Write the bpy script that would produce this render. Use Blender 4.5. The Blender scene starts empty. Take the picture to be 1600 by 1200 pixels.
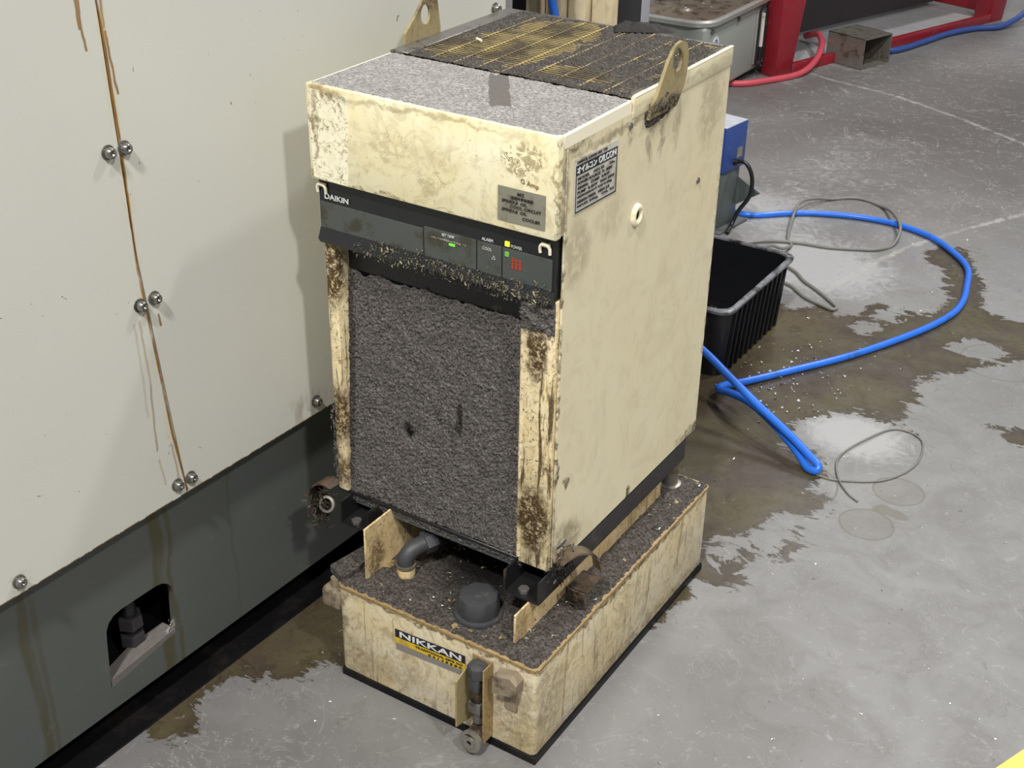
import bpy, bmesh, math, random
import numpy as np
from mathutils import Vector, Matrix, Euler, noise as mnoise
random.seed(7)
rng = np.random.default_rng(7)
SC = bpy.context.scene
COL = SC.collection

# ------------------------------------------------------------------ camera
cd = bpy.data.cameras.new('camera')
cam = bpy.data.objects.new('camera', cd); COL.objects.link(cam)
cd.sensor_fit = 'HORIZONTAL'; cd.sensor_width = 36.0
cd.lens = 36.0 * 2050.95 / 1600.0
cd.clip_start = 0.05; cd.clip_end = 60
cam.location = (0.6918, -1.1933, 1.3223)
cam.rotation_euler = (1.05862, -0.015486, 0.568176)
SC.camera = cam

# ------------------------------------------------------------------ world and lights
w = bpy.data.worlds.new('hall_air'); SC.world = w; w.use_nodes = True
bgn = w.node_tree.nodes['Background']
bgn.inputs[0].default_value = (0.93, 0.97, 1.0, 1); bgn.inputs[1].default_value = 0.27

def area_lamp(name, loc, aim, size, watts, col=(1, 1, 1)):
    d = bpy.data.lights.new(name, 'AREA'); d.shape = 'DISK'; d.size = size; d.energy = watts; d.color = col
    o = bpy.data.objects.new(name, d); COL.objects.link(o); o.location = loc
    v = Vector(aim) - Vector(loc); o.rotation_euler = v.to_track_quat('-Z', 'Y').to_euler()
    return o
area_lamp('high_bay_lamp', (0.9, -3.6, 5.6), (0, 0.0, 0.4), 0.5, 340, (1.0, 0.985, 0.94))
area_lamp('high_bay_lamp', (3.6, -1.9, 5.4), (-0.2, 0.0, 0.4), 0.35, 185, (1.0, 0.985, 0.95))
area_lamp('high_bay_lamp', (1.7, 3.7, 5.8), (-0.2, 0.4, 0.3), 0.35, 165, (1.0, 0.99, 0.97))
area_lamp('high_bay_lamp', (-0.9, 6.6, 5.8), (-0.3, 2.5, 0.0), 1.2, 150, (1.0, 0.99, 0.97))

SC.view_settings.view_transform = 'Standard'
SC.view_settings.look = 'None'
SC.view_settings.gamma = 1.0
SC.view_settings.use_curve_mapping = False
SC.view_settings.exposure = 0.0

# ------------------------------------------------------------------ helpers: colour, nodes
def lin(c):
    return tuple(((x / 255) / 12.92 if x / 255 <= 0.04045 else ((x / 255 + 0.055) / 1.055) ** 2.4) for x in c) + (1.0,)

class G:
    """a small node graph writer"""
    def __init__(s, name):
        s.mat = bpy.data.materials.new(name); s.mat.use_nodes = True
        s.nt = s.mat.node_tree; s.bsdf = s.nt.nodes['Principled BSDF']
        s._pos = None
    def put(s, inp, v):
        if isinstance(v, bpy.types.NodeSocket): s.nt.links.new(v, inp)
        elif v is not None:
            if hasattr(inp.default_value, '__len__'):
                v = tuple(v) if hasattr(v, '__len__') else (v,) * len(inp.default_value)
                inp.default_value = v[:len(inp.default_value)]
            else: inp.default_value = v
    def m(s, op, a, b=None, c=None, clamp=False):
        n = s.nt.nodes.new('ShaderNodeMath'); n.operation = op; n.use_clamp = clamp
        s.put(n.inputs[0], a); s.put(n.inputs[1], b); s.put(n.inputs[2], c); return n.outputs[0]
    def v(s, op, a, b=None, scale=None):
        n = s.nt.nodes.new('ShaderNodeVectorMath'); n.operation = op
        s.put(n.inputs[0], a); s.put(n.inputs[1], b)
        if scale is not None: s.put(n.inputs['Scale'], scale)
        return n.outputs['Value'] if op in ('LENGTH', 'DOT_PRODUCT', 'DISTANCE') else n.outputs['Vector']
    @property
    def pos(s):
        if s._pos is None:
            s._pos = s.nt.nodes.new('ShaderNodeNewGeometry').outputs['Position']
        return s._pos
    def local(s):
        s._pos = s.nt.nodes.new('ShaderNodeTexCoord').outputs['Object']; return s
    def xyz(s, vec=None):
        n = s.nt.nodes.new('ShaderNodeSeparateXYZ'); s.put(n.inputs[0], vec or s.pos); return n.outputs
    def noise(s, scale, detail=3, rough=0.55, dist=0.0, vec=None, stretch=None):
        vec = vec or s.pos
        if stretch: vec = s.v('MULTIPLY', vec, stretch)
        n = s.nt.nodes.new('ShaderNodeTexNoise')
        s.put(n.inputs['Vector'], vec); n.inputs['Scale'].default_value = scale
        n.inputs['Detail'].default_value = detail; n.inputs['Roughness'].default_value = rough
        n.inputs['Distortion'].default_value = dist; return n.outputs[0]
    def warp(s, amount, scale, detail=3, vec=None):
        vec = vec or s.pos
        n = s.nt.nodes.new('ShaderNodeTexNoise'); s.put(n.inputs['Vector'], vec)
        n.inputs['Scale'].default_value = scale; n.inputs['Detail'].default_value = detail
        d = s.v('SUBTRACT', n.outputs['Color'], (0.5, 0.5, 0.5))
        return s.v('ADD', vec, s.v('SCALE', d, scale=amount))
    def ss(s, x, lo, hi, a=0.0, b=1.0):
        n = s.nt.nodes.new('ShaderNodeMapRange'); n.interpolation_type = 'SMOOTHSTEP'; n.clamp = True
        s.put(n.inputs['Value'], x)
        if lo > hi: lo, hi, a, b = hi, lo, b, a
        n.inputs['From Min'].default_value = lo; n.inputs['From Max'].default_value = hi
        n.inputs['To Min'].default_value = a; n.inputs['To Max'].default_value = b
        return n.outputs[0]
    def mix(s, f, a, b):
        n = s.nt.nodes.new('ShaderNodeMix'); n.data_type = 'RGBA'
        s.put(n.inputs[0], f); s.put(n.inputs[6], a); s.put(n.inputs[7], b); return n.outputs[2]
    def blob(s, c, r, vec=None):
        return s.v('LENGTH', s.v('DIVIDE', s.v('SUBTRACT', vec or s.pos, c), r))
    def seg(s, a, b, vec=None):
        a = Vector(a); b = Vector(b); ba = b - a
        pa = s.v('SUBTRACT', vec or s.pos, tuple(a))
        h = s.m('DIVIDE', s.v('DOT_PRODUCT', pa, tuple(ba)), ba.dot(ba), clamp=True)
        return s.v('LENGTH', s.v('SUBTRACT', pa, s.v('SCALE', tuple(ba), scale=h)))
    def mins(s, L):
        r = L[0]
        for x in L[1:]: r = s.m('MINIMUM', r, x)
        return r
    def maxs(s, L):
        r = L[0]
        for x in L[1:]: r = s.m('MAXIMUM', r, x)
        return r
    def attr(s, name):
        n = s.nt.nodes.new('ShaderNodeAttribute'); n.attribute_name = name; return n.outputs['Fac']
    def bump(s, h, dist=0.001, strength=1.0):
        n = s.nt.nodes.new('ShaderNodeBump'); s.put(n.inputs['Height'], h)
        n.inputs['Distance'].default_value = dist; n.inputs['Strength'].default_value = strength
        s.nt.links.new(n.outputs[0], s.bsdf.inputs['Normal'])
    def done(s, col, rough=0.5, metal=0.0, spec=None, emit=None, estr=0, coat=None):
        s.put(s.bsdf.inputs['Base Color'], col); s.put(s.bsdf.inputs['Roughness'], rough); s.put(s.bsdf.inputs['Metallic'], metal)
        if spec is not None: s.put(s.bsdf.inputs['Specular IOR Level'], spec)
        if coat is not None: s.put(s.bsdf.inputs['Coat Weight'], coat); s.bsdf.inputs['Coat Roughness'].default_value = 0.08
        if emit: s.put(s.bsdf.inputs['Emission Color'], emit); s.bsdf.inputs['Emission Strength'].default_value = estr
        return s.mat

def plain(name, rgb, rough=0.5, metal=0.0, var=0.15, scale=40, bump=0.0, dirt=None, dirt_amt=0.5, dscale=25, stretch=None, spec=None):
    g = G(name); c = lin(rgb)
    n = g.noise(scale, 4)
    col = g.mix(n, tuple(x * (1 - var) for x in c[:3]) + (1,), tuple(min(1, x * (1 + var)) for x in c[:3]) + (1,))
    if dirt:
        d = g.noise(dscale, 5, 0.65, stretch=stretch)
        f = g.ss(d, 0.62 - 0.28 * dirt_amt, 0.74 - 0.2 * dirt_amt)
        col = g.mix(f, col, lin(dirt))
    if bump: g.bump(g.noise(scale * 6, 4), bump)
    return g.done(col, rough, metal, spec)

# ------------------------------------------------------------------ helpers: meshes, objects
LOC = {}
def tag(o, label=None, cat=None, group=None, kind=None):
    if label: o['label'] = label
    if cat: o['category'] = cat
    if group: o['group'] = group
    if kind: o['kind'] = kind
    return o
def thing(name, label, cat, loc=(0, 0, 0), group=None, rotz=0.0, local=False):
    o = bpy.data.objects.new(name, None); COL.objects.link(o); o.location = loc; o.rotation_euler = (0, 0, rotz)
    o.empty_display_size = 0.05
    LOC[o] = Vector((0, 0, 0)) if local else Vector(loc)
    return tag(o, label, cat, group)
def link_mesh(name, me, mat, parent, smooth=False, kind=None, label=None):
    o = bpy.data.objects.new(name, me); COL.objects.link(o)
    off = LOC.get(parent, Vector((0, 0, 0)))
    if off.length: me.transform(Matrix.Translation(-off))
    if parent: o.parent = parent
    LOC[o] = off
    if mat and not me.materials: me.materials.append(mat)
    if smooth:
        for p in me.polygons: p.use_smooth = True
        if smooth != 'all': me.set_sharp_from_angle(angle=math.radians(38))
    if kind: o['kind'] = kind
    if label: o['label'] = label
    return o
def obj(name, bm, mat, parent=None, smooth=True, kind=None, label=None):
    me = bpy.data.meshes.new(name); bmesh.ops.recalc_face_normals(bm, faces=bm.faces); bm.to_mesh(me); bm.free()
    return link_mesh(name, me, mat, parent, smooth, kind, label)
def B(): return bmesh.new()
def merge(dst, src):
    me = bpy.data.meshes.new('tmp'); src.to_mesh(me); src.free(); dst.from_mesh(me); bpy.data.meshes.remove(me)
def box(bm, x0, x1, y0, y1, z0, z1, bev=0.0, seg=2, M=None):
    b = bmesh.new(); bmesh.ops.create_cube(b, size=1)
    for v in b.verts:
        v.co = Vector(((x0 + x1) / 2 + v.co.x * (x1 - x0), (y0 + y1) / 2 + v.co.y * (y1 - y0), (z0 + z1) / 2 + v.co.z * (z1 - z0)))
    if bev: bmesh.ops.bevel(b, geom=b.edges[:], offset=bev, segments=seg, profile=0.5, affect='EDGES')
    if M: b.transform(M)
    merge(bm, b); return bm
def cyl(bm, p0, p1, r, n=24, r2=None, bev=0.0):
    p0 = Vector(p0); p1 = Vector(p1); d = p1 - p0
    b = bmesh.new(); bmesh.ops.create_cone(b, cap_ends=True, segments=n, radius1=r, radius2=r if r2 is None else r2, depth=d.length)
    if bev: bmesh.ops.bevel(b, geom=[e for e in b.edges if all(len(f.verts) > 4 for f in e.link_faces) or any(len(f.verts) > 4 for f in e.link_faces)], offset=bev, segments=2, profile=0.5, affect='EDGES')
    q = Vector((0, 0, 1)).rotation_difference(d.normalized())
    b.transform(Matrix.Translation((p0 + p1) / 2) @ q.to_matrix().to_4x4())
    merge(bm, b); return bm
def lathe(bm, prof, c, axis=(0, 0, 1), n=32):
    """prof: (radius, height) pairs"""
    q = Vector((0, 0, 1)).rotation_difference(Vector(axis).normalized()).to_matrix().to_4x4()
    M = Matrix.Translation(c) @ q; rings = []
    for r, h in prof:
        rings.append([bm.verts.new(M @ Vector((r * math.cos(2 * math.pi * i / n), r * math.sin(2 * math.pi * i / n), h))) for i in range(n)] if r > 1e-6 else [bm.verts.new(M @ Vector((0, 0, h)))])
    for a, b in zip(rings, rings[1:]):
        for i in range(n):
            j = (i + 1) % n
            if len(a) == 1 and len(b) > 1: bm.faces.new((a[0], b[i], b[j]))
            elif len(b) == 1 and len(a) > 1: bm.faces.new((a[i], a[j], b[0]))
            elif len(a) > 1: bm.faces.new((a[i], a[j], b[j], b[i]))
    return bm
def prism(bm, pts, ax, d0, d1):
    """polygon pts in the two axes other than ax, from d0 to d1 along ax"""
    def P(p, d):
        q = list(p); q.insert(ax, d); return Vector(q)
    a = [bm.verts.new(P(p, d0)) for p in pts]; b = [bm.verts.new(P(p, d1)) for p in pts]
    bm.faces.new(a); bm.faces.new(b[::-1]); n = len(pts)
    for i in range(n): bm.faces.new((a[i], a[(i + 1) % n], b[(i + 1) % n], b[i]))
    return bm
def plate_hole(bm, outer, inner, ax, d0, d1):
    """plate with a hole; both loops in the axes other than ax"""
    def P(p, d):
        q = list(p); q.insert(ax, d); return Vector(q)
    L = []
    for d in (d0, d1):
        vo = [bm.verts.new(P(p, d)) for p in outer]; vi = [bm.verts.new(P(p, d)) for p in inner]
        es = [bm.edges.new((vo[i], vo[(i + 1) % len(vo)])) for i in range(len(vo))] + [bm.edges.new((vi[i], vi[(i + 1) % len(vi)])) for i in range(len(vi))]
        bmesh.ops.triangle_fill(bm, use_beauty=True, edges=es); L.append((vo, vi))
    for k in (0, 1):
        a, b = L[0][k], L[1][k]
        for i in range(len(a)): bm.faces.new((a[i], a[(i + 1) % len(a)], b[(i + 1) % len(a)], b[i]))
    return bm
def smooth_path(P, n=10):
    P = [Vector(p) for p in P]; out = []
    for i in range(len(P) - 1):
        p0 = P[max(i - 1, 0)]; p1 = P[i]; p2 = P[i + 1]; p3 = P[min(i + 2, len(P) - 1)]
        for k in range(n):
            t = k / n
            out.append(0.5 * ((2 * p1) + (-p0 + p2) * t + (2 * p0 - 5 * p1 + 4 * p2 - p3) * t * t + (-p0 + 3 * p1 - 3 * p2 + p3) * t ** 3))
    out.append(P[-1]); return out
def tube(bm, P, r, n=12, caps=True):
    P = [Vector(p) for p in P]; up = Vector((0, 0, 1)); rings = []
    t0 = (P[1] - P[0]).normalized(); nrm = t0.orthogonal().normalized()
    for i, p in enumerate(P):
        t = (P[min(i + 1, len(P) - 1)] - P[max(i - 1, 0)]).normalized()
        nrm = (nrm - t * nrm.dot(t)).normalized(); bn = t.cross(nrm)
        rr = r[i] if hasattr(r, '__len__') else r
        rings.append([bm.verts.new(p + (nrm * math.cos(2 * math.pi * k / n) + bn * math.sin(2 * math.pi * k / n)) * rr) for k in range(n)])
    for a, b in zip(rings, rings[1:]):
        for k in range(n): bm.faces.new((a[k], a[(k + 1) % n], b[(k + 1) % n], b[k]))
    if caps: bm.faces.new(rings[0]); bm.faces.new(rings[-1][::-1])
    return bm
def strip(bm, path, u, width, thick):
    """a bent flat strap: path of points, u = width direction"""
    path = [Vector(p) for p in path]; u = Vector(u).normalized(); R = []
    for i, p in enumerate(path):
        t = (path[min(i + 1, len(path) - 1)] - path[max(i - 1, 0)]).normalized(); nn = t.cross(u).normalized() * thick / 2
        R.append([bm.verts.new(p + a * u * width / 2 + b * nn) for a, b in ((-1, -1), (1, -1), (1, 1), (-1, 1))])
    for a, b in zip(R, R[1:]):
        for k in range(4): bm.faces.new((a[k], a[(k + 1) % 4], b[(k + 1) % 4], b[k]))
    bm.faces.new(R[0]); bm.faces.new(R[-1][::-1]); return bm
def text(s, o, u, v, w, h, mat, parent, name='lettering', lift=0.0004, bold=0.0):
    """flat lettering: lower left corner o, width w along u, height h along v"""
    c = bpy.data.curves.new('lettering', 'FONT'); c.body = s; c.size = 1; c.offset = bold; c.extrude = 0.02
    to = bpy.data.objects.new('tmp_text', c); COL.objects.link(to)
    dg = bpy.context.evaluated_depsgraph_get(); me = bpy.data.meshes.new_from_object(to.evaluated_get(dg))
    bpy.data.objects.remove(to); bpy.data.curves.remove(c)
    co = np.zeros(len(me.vertices) * 3); me.vertices.foreach_get('co', co); co = co.reshape(-1, 3)
    lo, hi = co.min(0), co.max(0); sz = np.maximum(hi - lo, 1e-6)
    o = np.array(o); u = np.array(Vector(u).normalized()); v = np.array(Vector(v).normalized()); n = np.cross(u, v)
    q = (co - lo) / sz
    co = o + q[:, :1] * u * w + q[:, 1:2] * v * h + (q[:, 2:3] * 0.0005 + lift) * n
    me.vertices.foreach_set('co', co.ravel()); me.update(); me.materials.clear()
    return link_mesh(name, me, mat, parent)
def heightgrid(name, o, u, v, w, h, nu, nv, fn, mat, parent, kind=None, label=None, skirt=True):
    """dense sheet at o + a*u + b*v raised along n = u x v by fn(a, b)"""
    o = Vector(o); u = Vector(u); v = Vector(v); n = u.cross(v)
    V = []; F = []
    for j in range(nv + 1):
        for i in range(nu + 1):
            a = w * i / nu; b = h * j / nv; e = fn(a, b)
            if skirt and (i in (0, nu) or j in (0, nv)): e = -0.0005
            V.append(o + a * u + b * v + e * n)
    for j in range(nv):
        for i in range(nu):
            k = j * (nu + 1) + i; F.append((k, k + 1, k + nu + 2, k + nu + 1))
    me = bpy.data.meshes.new(name); me.from_pydata([tuple(p) for p in V], [], F)
    return link_mesh(name, me, mat, parent, 'all', kind, label)
def fz(x, y, z, s, oct=3):
    return mnoise.fractal((x * s, y * s, z * s), 1.0, 2.0, oct, noise_basis='PERLIN_ORIGINAL')
def swarf(name, n, sample, size, mat, parent=None, kind='stuff', label=None, curl=1.0, width=0.25):
    """n small curled chips; sample() gives a point and a surface normal"""
    V = []; F = []
    for _ in range(n):
        p, nn = sample(); p = Vector(p); nn = Vector(nn)
        t = nn.orthogonal().normalized(); t.rotate(Matrix.Rotation(random.uniform(0, 6.28), 3, nn))
        b = nn.cross(t); L = size * random.uniform(0.35, 1.5); wd = L * width * random.uniform(0.5, 1.3)
        tw = random.uniform(-1, 1) * curl; lift = random.uniform(0.0, 0.45) * L; k0 = len(V)
        for i in range(4):
            s = i / 3 - 0.5; c = p + t * (L * s) + b * (tw * L * (s * s)) + nn * (wd * 0.4 + lift * (0.25 - s * s) + 0.0004)
            e = (b * math.cos(s * 2 * tw) + nn * math.sin(s * 3 * tw + 0.6)) * wd * 0.5
            V += [tuple(c - e), tuple(c + e)]
        for i in range(3):
            k = k0 + 2 * i; F.append((k, k + 1, k + 3, k + 2))
    me = bpy.data.meshes.new(name); me.from_pydata(V, [], F)
    return link_mesh(name, me, mat, parent, False, kind, label)

# ------------------------------------------------------------------ materials
def cream(name, base, grime=(84, 68, 40), amt=0.5, streak=0.0, blobs=(), cracks=0.0, yellow=0.4, scale=18, rough=0.48, seed=(0, 0, 0), smear=0.35, chips=(), scratch=0.25):
    """aged cream enamel with oil film, smears, ragged brown stains, curled flakes and scratches"""
    g = G(name); p = g.v('ADD', g.pos, seed)
    big = g.noise(scale * 0.35, 4, 0.6, vec=p); mid = g.noise(scale, 5, 0.62, 0.4, vec=p); fine = g.noise(scale * 9, 4, 0.7, vec=p)
    b = lin(base); tone = lambda *k: tuple(min(1, b[i] * k[i]) for i in range(3)) + (1,)
    col = g.mix(g.m('MULTIPLY', g.ss(big, 0.35, 0.65), yellow), b, tone(0.92, 0.84, 0.60))
    col = g.mix(g.m('MULTIPLY', g.ss(mid, 0.5, 0.7), 0.3), col, tone(0.76, 0.72, 0.66))
    sm = g.noise(scale * 1.1, 6, 0.68, 2.2, vec=g.v('ADD', p, (3.1, 1.7, 0.4)))
    sm = g.m('MULTIPLY', g.ss(sm, 0.46, 0.66), g.ss(fine, 0.3, 0.6, 0.5, 1))
    col = g.mix(g.m('MULTIPLY', sm, smear), col, tone(0.50, 0.42, 0.30))
    sc = g.noise(scale * 5, 3, 0.6, 0.6, vec=g.v('MULTIPLY', g.v('ADD', p, g.v('MULTIPLY', g.pos, (0.0, 0.0, 0.6))), (1.0, 1.0, 0.16)))
    col = g.mix(g.m('MULTIPLY', g.ss(sc, 0.60, 0.68), scratch), col, tone(0.42, 0.36, 0.28))
    masks = []
    wp = g.warp(0.035, 45, 5) if (blobs or chips) else None
    rag = g.ss(g.noise(scale * 4, 5, 0.7, 0.5, vec=p), 0.36, 0.56, 0.25, 1.0)
    for c, r, k in blobs:
        masks.append(g.m('MULTIPLY', g.m('MULTIPLY', g.ss(g.blob(c, r, wp), 1.2, 0.45), k), rag))
    if chips:
        cn = g.noise(85, 3, 0.55, 0.8)
        edge = g.ss(g.m('ABSOLUTE', g.m('SUBTRACT', cn, 0.5)), 0.020, 0.008)
        fill = g.m('MULTIPLY', g.ss(cn, 0.53, 0.55), 0.7)
        cm = g.m('MAXIMUM', edge, fill)
        for c, r, k in chips: masks.append(g.m('MULTIPLY', g.m('MULTIPLY', g.ss(g.blob(c, r, wp), 1.15, 0.85), k), cm))
    if streak:
        st = g.noise(scale * 2.2, 5, 0.68, 0.5, stretch=(1, 1, 0.10)); masks.append(g.m('MULTIPLY', g.ss(st, 0.54, 0.64), streak))
    spots = g.ss(g.noise(scale * 3.6, 5, 0.7, 0.5, vec=p), 0.67 - 0.08 * amt, 0.73 - 0.08 * amt)
    masks.append(g.m('MULTIPLY', spots, min(0.85, amt)))
    if cracks:
        cn = g.noise(60, 4, 0.6, 1.2)
        masks.append(g.m('MULTIPLY', g.m('MULTIPLY', g.ss(g.m('ABSOLUTE', g.m('SUBTRACT', cn, 0.5)), 0.022, 0.006), g.ss(mid, 0.38, 0.52)), cracks))
    f = g.m('MULTIPLY', g.maxs(masks), g.ss(fine, 0.25, 0.5, 0.55, 1.0))
    col = g.mix(f, col, lin(grime))
    g.bump(g.m('ADD', g.m('MULTIPLY', mid, 0.5), g.m('ADD', g.m('MULTIPLY', fine, 0.3), g.m('MULTIPLY', f, 0.5))), 0.0007, 0.5)
    return g.done(col, g.ss(f, 0, 1, rough, 0.7), spec=0.4)

M = {}
# top/front cover of the cooler: blotches near the upper right, left strip of wrinkled old tape
M['cover'] = cream('cream_cover_enamel', (242, 235, 204), (128, 104, 58), 0.45, 0.0, [
    ((-0.352, 0, 0.83), (0.005, 0.02, 0.05), 0.7), ((-0.33, 0, 0.846), (0.035, 0.02, 0.010), 0.7), ((-0.352, 0, 0.745), (0.012, 0.02, 0.012), 0.85),
    ((-0.2, 0, 0.848), (0.15, 0.02, 0.005), 0.5), ((-0.27, 0, 0.735), (0.09, 0.02, 0.004), 0.7), ((-0.1, 0, 0.735), (0.09, 0.02, 0.002), 0.5),
    ((0.0, 0.01, 0.80), (0.003, 0.02, 0.09), 0.8), ((-0.16, 0, 0.80), (0.03, 0.02, 0.02), 0.25)], yellow=0.6, scale=24, smear=0.42, scratch=0.12,
    chips=[((-0.045, 0, 0.820), (0.030, 0.03, 0.021), 0.95), ((-0.235, 0, 0.80), (0.03, 0.03, 0.02), 0.4), ((-0.17, 0, 0.765), (0.02, 0.03, 0.014), 0.4)])
M['tape_patch'] = cream('wrinkled_old_tape', (246, 240, 214), (112, 92, 50), 0.4, 0, [
    ((-0.348, 0, 0.80), (0.005, 0.02, 0.05), 0.9), ((-0.32, 0, 0.847), (0.03, 0.02, 0.008), 0.9)], cracks=0.85, yellow=0.2, scale=30, smear=0.15, scratch=0.1)
M['side'] = cream('cream_side_enamel', (226, 216, 186), (92, 76, 50), 0.10, 0.0, [
    ((0, 0.03, 0.842), (0.03, 0.05, 0.014), 0.9), ((0, 0.016, 0.76), (0.03, 0.012, 0.12), 0.7), ((0, 0.019, 0.55), (0.03, 0.003, 0.35), 0.9),
    ((0, 0.13, 0.826), (0.03, 0.12, 0.006), 0.55), ((0, 0.17, 0.815), (0.03, 0.008, 0.02), 0.5),
    ((0, 0.245, 0.825), (0.03, 0.048, 0.025), 0.95), ((0, 0.225, 0.78), (0.03, 0.009, 0.03), 0.5), ((0, 0.255, 0.79), (0.03, 0.008, 0.035), 0.5), ((0, 0.30, 0.79), (0.03, 0.01, 0.04), 0.35),
    ((0, 0.40, 0.79), (0.03, 0.04, 0.06), 0.35), ((0, 0.05, 0.70), (0.03, 0.035, 0.05), 0.35), ((0, 0.13, 0.72), (0.03, 0.04, 0.03), 0.22),
    ((0, 0.018, 0.33), (0.03, 0.008, 0.10), 0.7), ((0, 0.05, 0.285), (0.03, 0.05, 0.035), 0.6), ((0, 0.022, 0.40), (0.03, 0.006, 0.018), 1.2),
    ((0, 0.05, 0.378), (0.03, 0.008, 0.010), 1.2), ((0, 0.43, 0.262), (0.03, 0.05, 0.014), 0.9),
    ((0, 0.232, 0.262), (0.03, 0.008, 0.014), 1.2), ((0, 0.454, 0.5), (0.03, 0.003, 0.25), 0.5), ((0, 0.3, 0.845), (0.03, 0.2, 0.004), 0.25)], yellow=0.25, scale=12, rough=0.42, smear=0.17, scratch=0.10)
M['post'] = cream('cream_post_flaking', (236, 220, 182), (74, 54, 28), 1.3, 0.95, [
    ((-0.03, 0.01, 0.33), (0.03, 0.03, 0.07), 1.2), ((-0.03, 0.01, 0.575), (0.016, 0.03, 0.045), 1.2), ((-0.35, 0.01, 0.60), (0.03, 0.03, 0.06), 1.3),
    ((-0.35, 0.01, 0.38), (0.03, 0.03, 0.06), 1.1), ((-0.35, 0.01, 0.29), (0.03, 0.03, 0.03), 0.9)], yellow=0.5, scale=46, smear=0.6, scratch=0.6)
M['tank_front'] = cream('cream_tank_scuffed', (232, 220, 192), (104, 84, 58), 0.5, 0.55, [
    ((-0.28, -0.07, 0.04), (0.06, 0.03, 0.05), 0.45), ((-0.29, -0.07, 0.12), (0.012, 0.03, 0.05), 0.8), ((0.0, -0.07, 0.08), (0.05, 0.03, 0.09), 0.5),
    ((-0.1, -0.07, 0.158), (0.25, 0.03, 0.004), 0.9), ((0.035, -0.04, 0.1), (0.01, 0.05, 0.08), 0.5), ((0.035, 0.2, 0.156), (0.01, 0.3, 0.006), 1.0),
    ((0.035, 0.2, 0.02), (0.01, 0.3, 0.016), 0.6), ((-0.2, -0.07, 0.05), (0.08, 0.03, 0.03), 0.35)], cracks=0.25, yellow=0.75, scale=26, smear=0.7, scratch=0.5)
M['bracket'] = cream('cream_bracket_stained', (230, 206, 162), (66, 44, 20), 0.9, 0.5, [
    ((-0.015, -0.03, 0.19), (0.03, 0.02, 0.03), 0.5), ((-0.262, -0.02, 0.19), (0.02, 0.02, 0.05), 0.8), ((-0.015, 0.3, 0.2), (0.03, 0.06, 0.02), 0.5)], yellow=0.5, scale=34, smear=0.6)
M['lid'] = cream('lid_edge_grimy', (160, 138, 98), (52, 42, 32), 1.0, 0.0, [], yellow=0.5, scale=60, smear=0.8)
M['lug'] = cream('lug_plated_grimy', (160, 146, 110), (40, 32, 24), 0.5, 0.3, [((0.0, 0.25, 0.828), (0.03, 0.07, 0.016), 1.0), ((0, 0.275, 0.88), (0.03, 0.02, 0.022), 0.5),
    ((-0.36, 0.25, 0.90), (0.02, 0.05, 0.015), 0.6)], yellow=0.5, scale=40)
M['strip'] = plain('painted_shade_black', (17, 16, 18), 0.45, var=0.3, scale=12, dirt=(34, 30, 28), dirt_amt=0.4, dscale=8, spec=0.2)  # near-black colour for painted shade at floor level
M['edge'] = plain('bare_cream_edge', (246, 238, 212), 0.4, var=0.05)
M['black_panel'] = plain('black_smoked_plastic', (30, 32, 35), 0.32, var=0.2, bump=0.0002)
M['window'] = plain('grey_display_window', (76, 80, 77), 0.3, var=0.1, dirt=(60, 58, 48), dirt_amt=0.35)
M['black_void'] = plain('black_void', (12, 12, 13), 0.9, spec=0.1)
M['black_steel'] = plain('black_painted_steel', (30, 29, 31), 0.38, var=0.3, bump=0.0004, dirt=(70, 62, 52), dirt_amt=0.15)
M['old_block'] = plain('dirty_painted_block', (138, 124, 104), 0.6, var=0.3, scale=60, bump=0.0008, dirt=(84, 72, 58), dirt_amt=0.5)
M['latch'] = plain('worn_latch_steel', (134, 118, 102), 0.32, 0.6, var=0.4, scale=70, bump=0.0008, dirt=(52, 40, 32), dirt_amt=0.5)
M['rust_steel'] = plain('rusty_oily_steel', (92, 76, 62), 0.5, 0.35, var=0.35, scale=60, bump=0.0009, dirt=(38, 30, 24), dirt_amt=0.7)
M['dirty_steel'] = plain('dirty_steel', (120, 116, 112), 0.4, 0.55, var=0.25, bump=0.0004, dirt=(60, 52, 42), dirt_amt=0.4)
M['dark_nut'] = plain('oily_dark_nut', (66, 64, 66), 0.4, 0.3, var=0.25)
M['bolt'] = plain('zinc_bolt', (150, 148, 144), 0.25, 0.9, var=0.3, scale=200)
M['chip'] = plain('bright_metal_chips', (225, 222, 214), 0.25, 0.85, var=0.2, scale=90)
M['chip_dull'] = plain('dull_chips', (120, 112, 92), 0.5, 0.3, var=0.45, scale=150)
M['lint_fibre'] = plain('lint_fibres', (122, 116, 112), 0.9, var=0.4, scale=200, spec=0.1)
M['swarf_dark'] = plain('dark_oily_fluff', (62, 60, 52), 0.7, var=0.5, scale=200)
M['white_text'] = plain('white_print', (214, 216, 214), 0.5, var=0.03)
M['dark_text'] = plain('dark_print', (46, 44, 42), 0.5, var=0.03)
M['brown_text'] = plain('brown_marker', (140, 112, 62), 0.6, var=0.1)
M['red_text'] = plain('red_print', (158, 62, 44), 0.5, var=0.1)
M['label_grey'] = plain('metal_label_grey', (150, 146, 132), 0.35, 0.3, var=0.15, dirt=(120, 114, 98), dirt_amt=0.5)
M['label_white'] = plain('data_plate_white', (206, 202, 194), 0.4, 0.1, var=0.1, dirt=(160, 150, 132), dirt_amt=0.4)
M['label_black'] = plain('label_black', (26, 26, 30), 0.4, var=0.1)
M['label_yellow'] = plain('label_yellow', (214, 178, 40), 0.45, var=0.15, dirt=(180, 150, 60), dirt_amt=0.3)
M['label_silver'] = plain('label_silver', (142, 136, 132), 0.4, 0.2, var=0.1)
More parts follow.
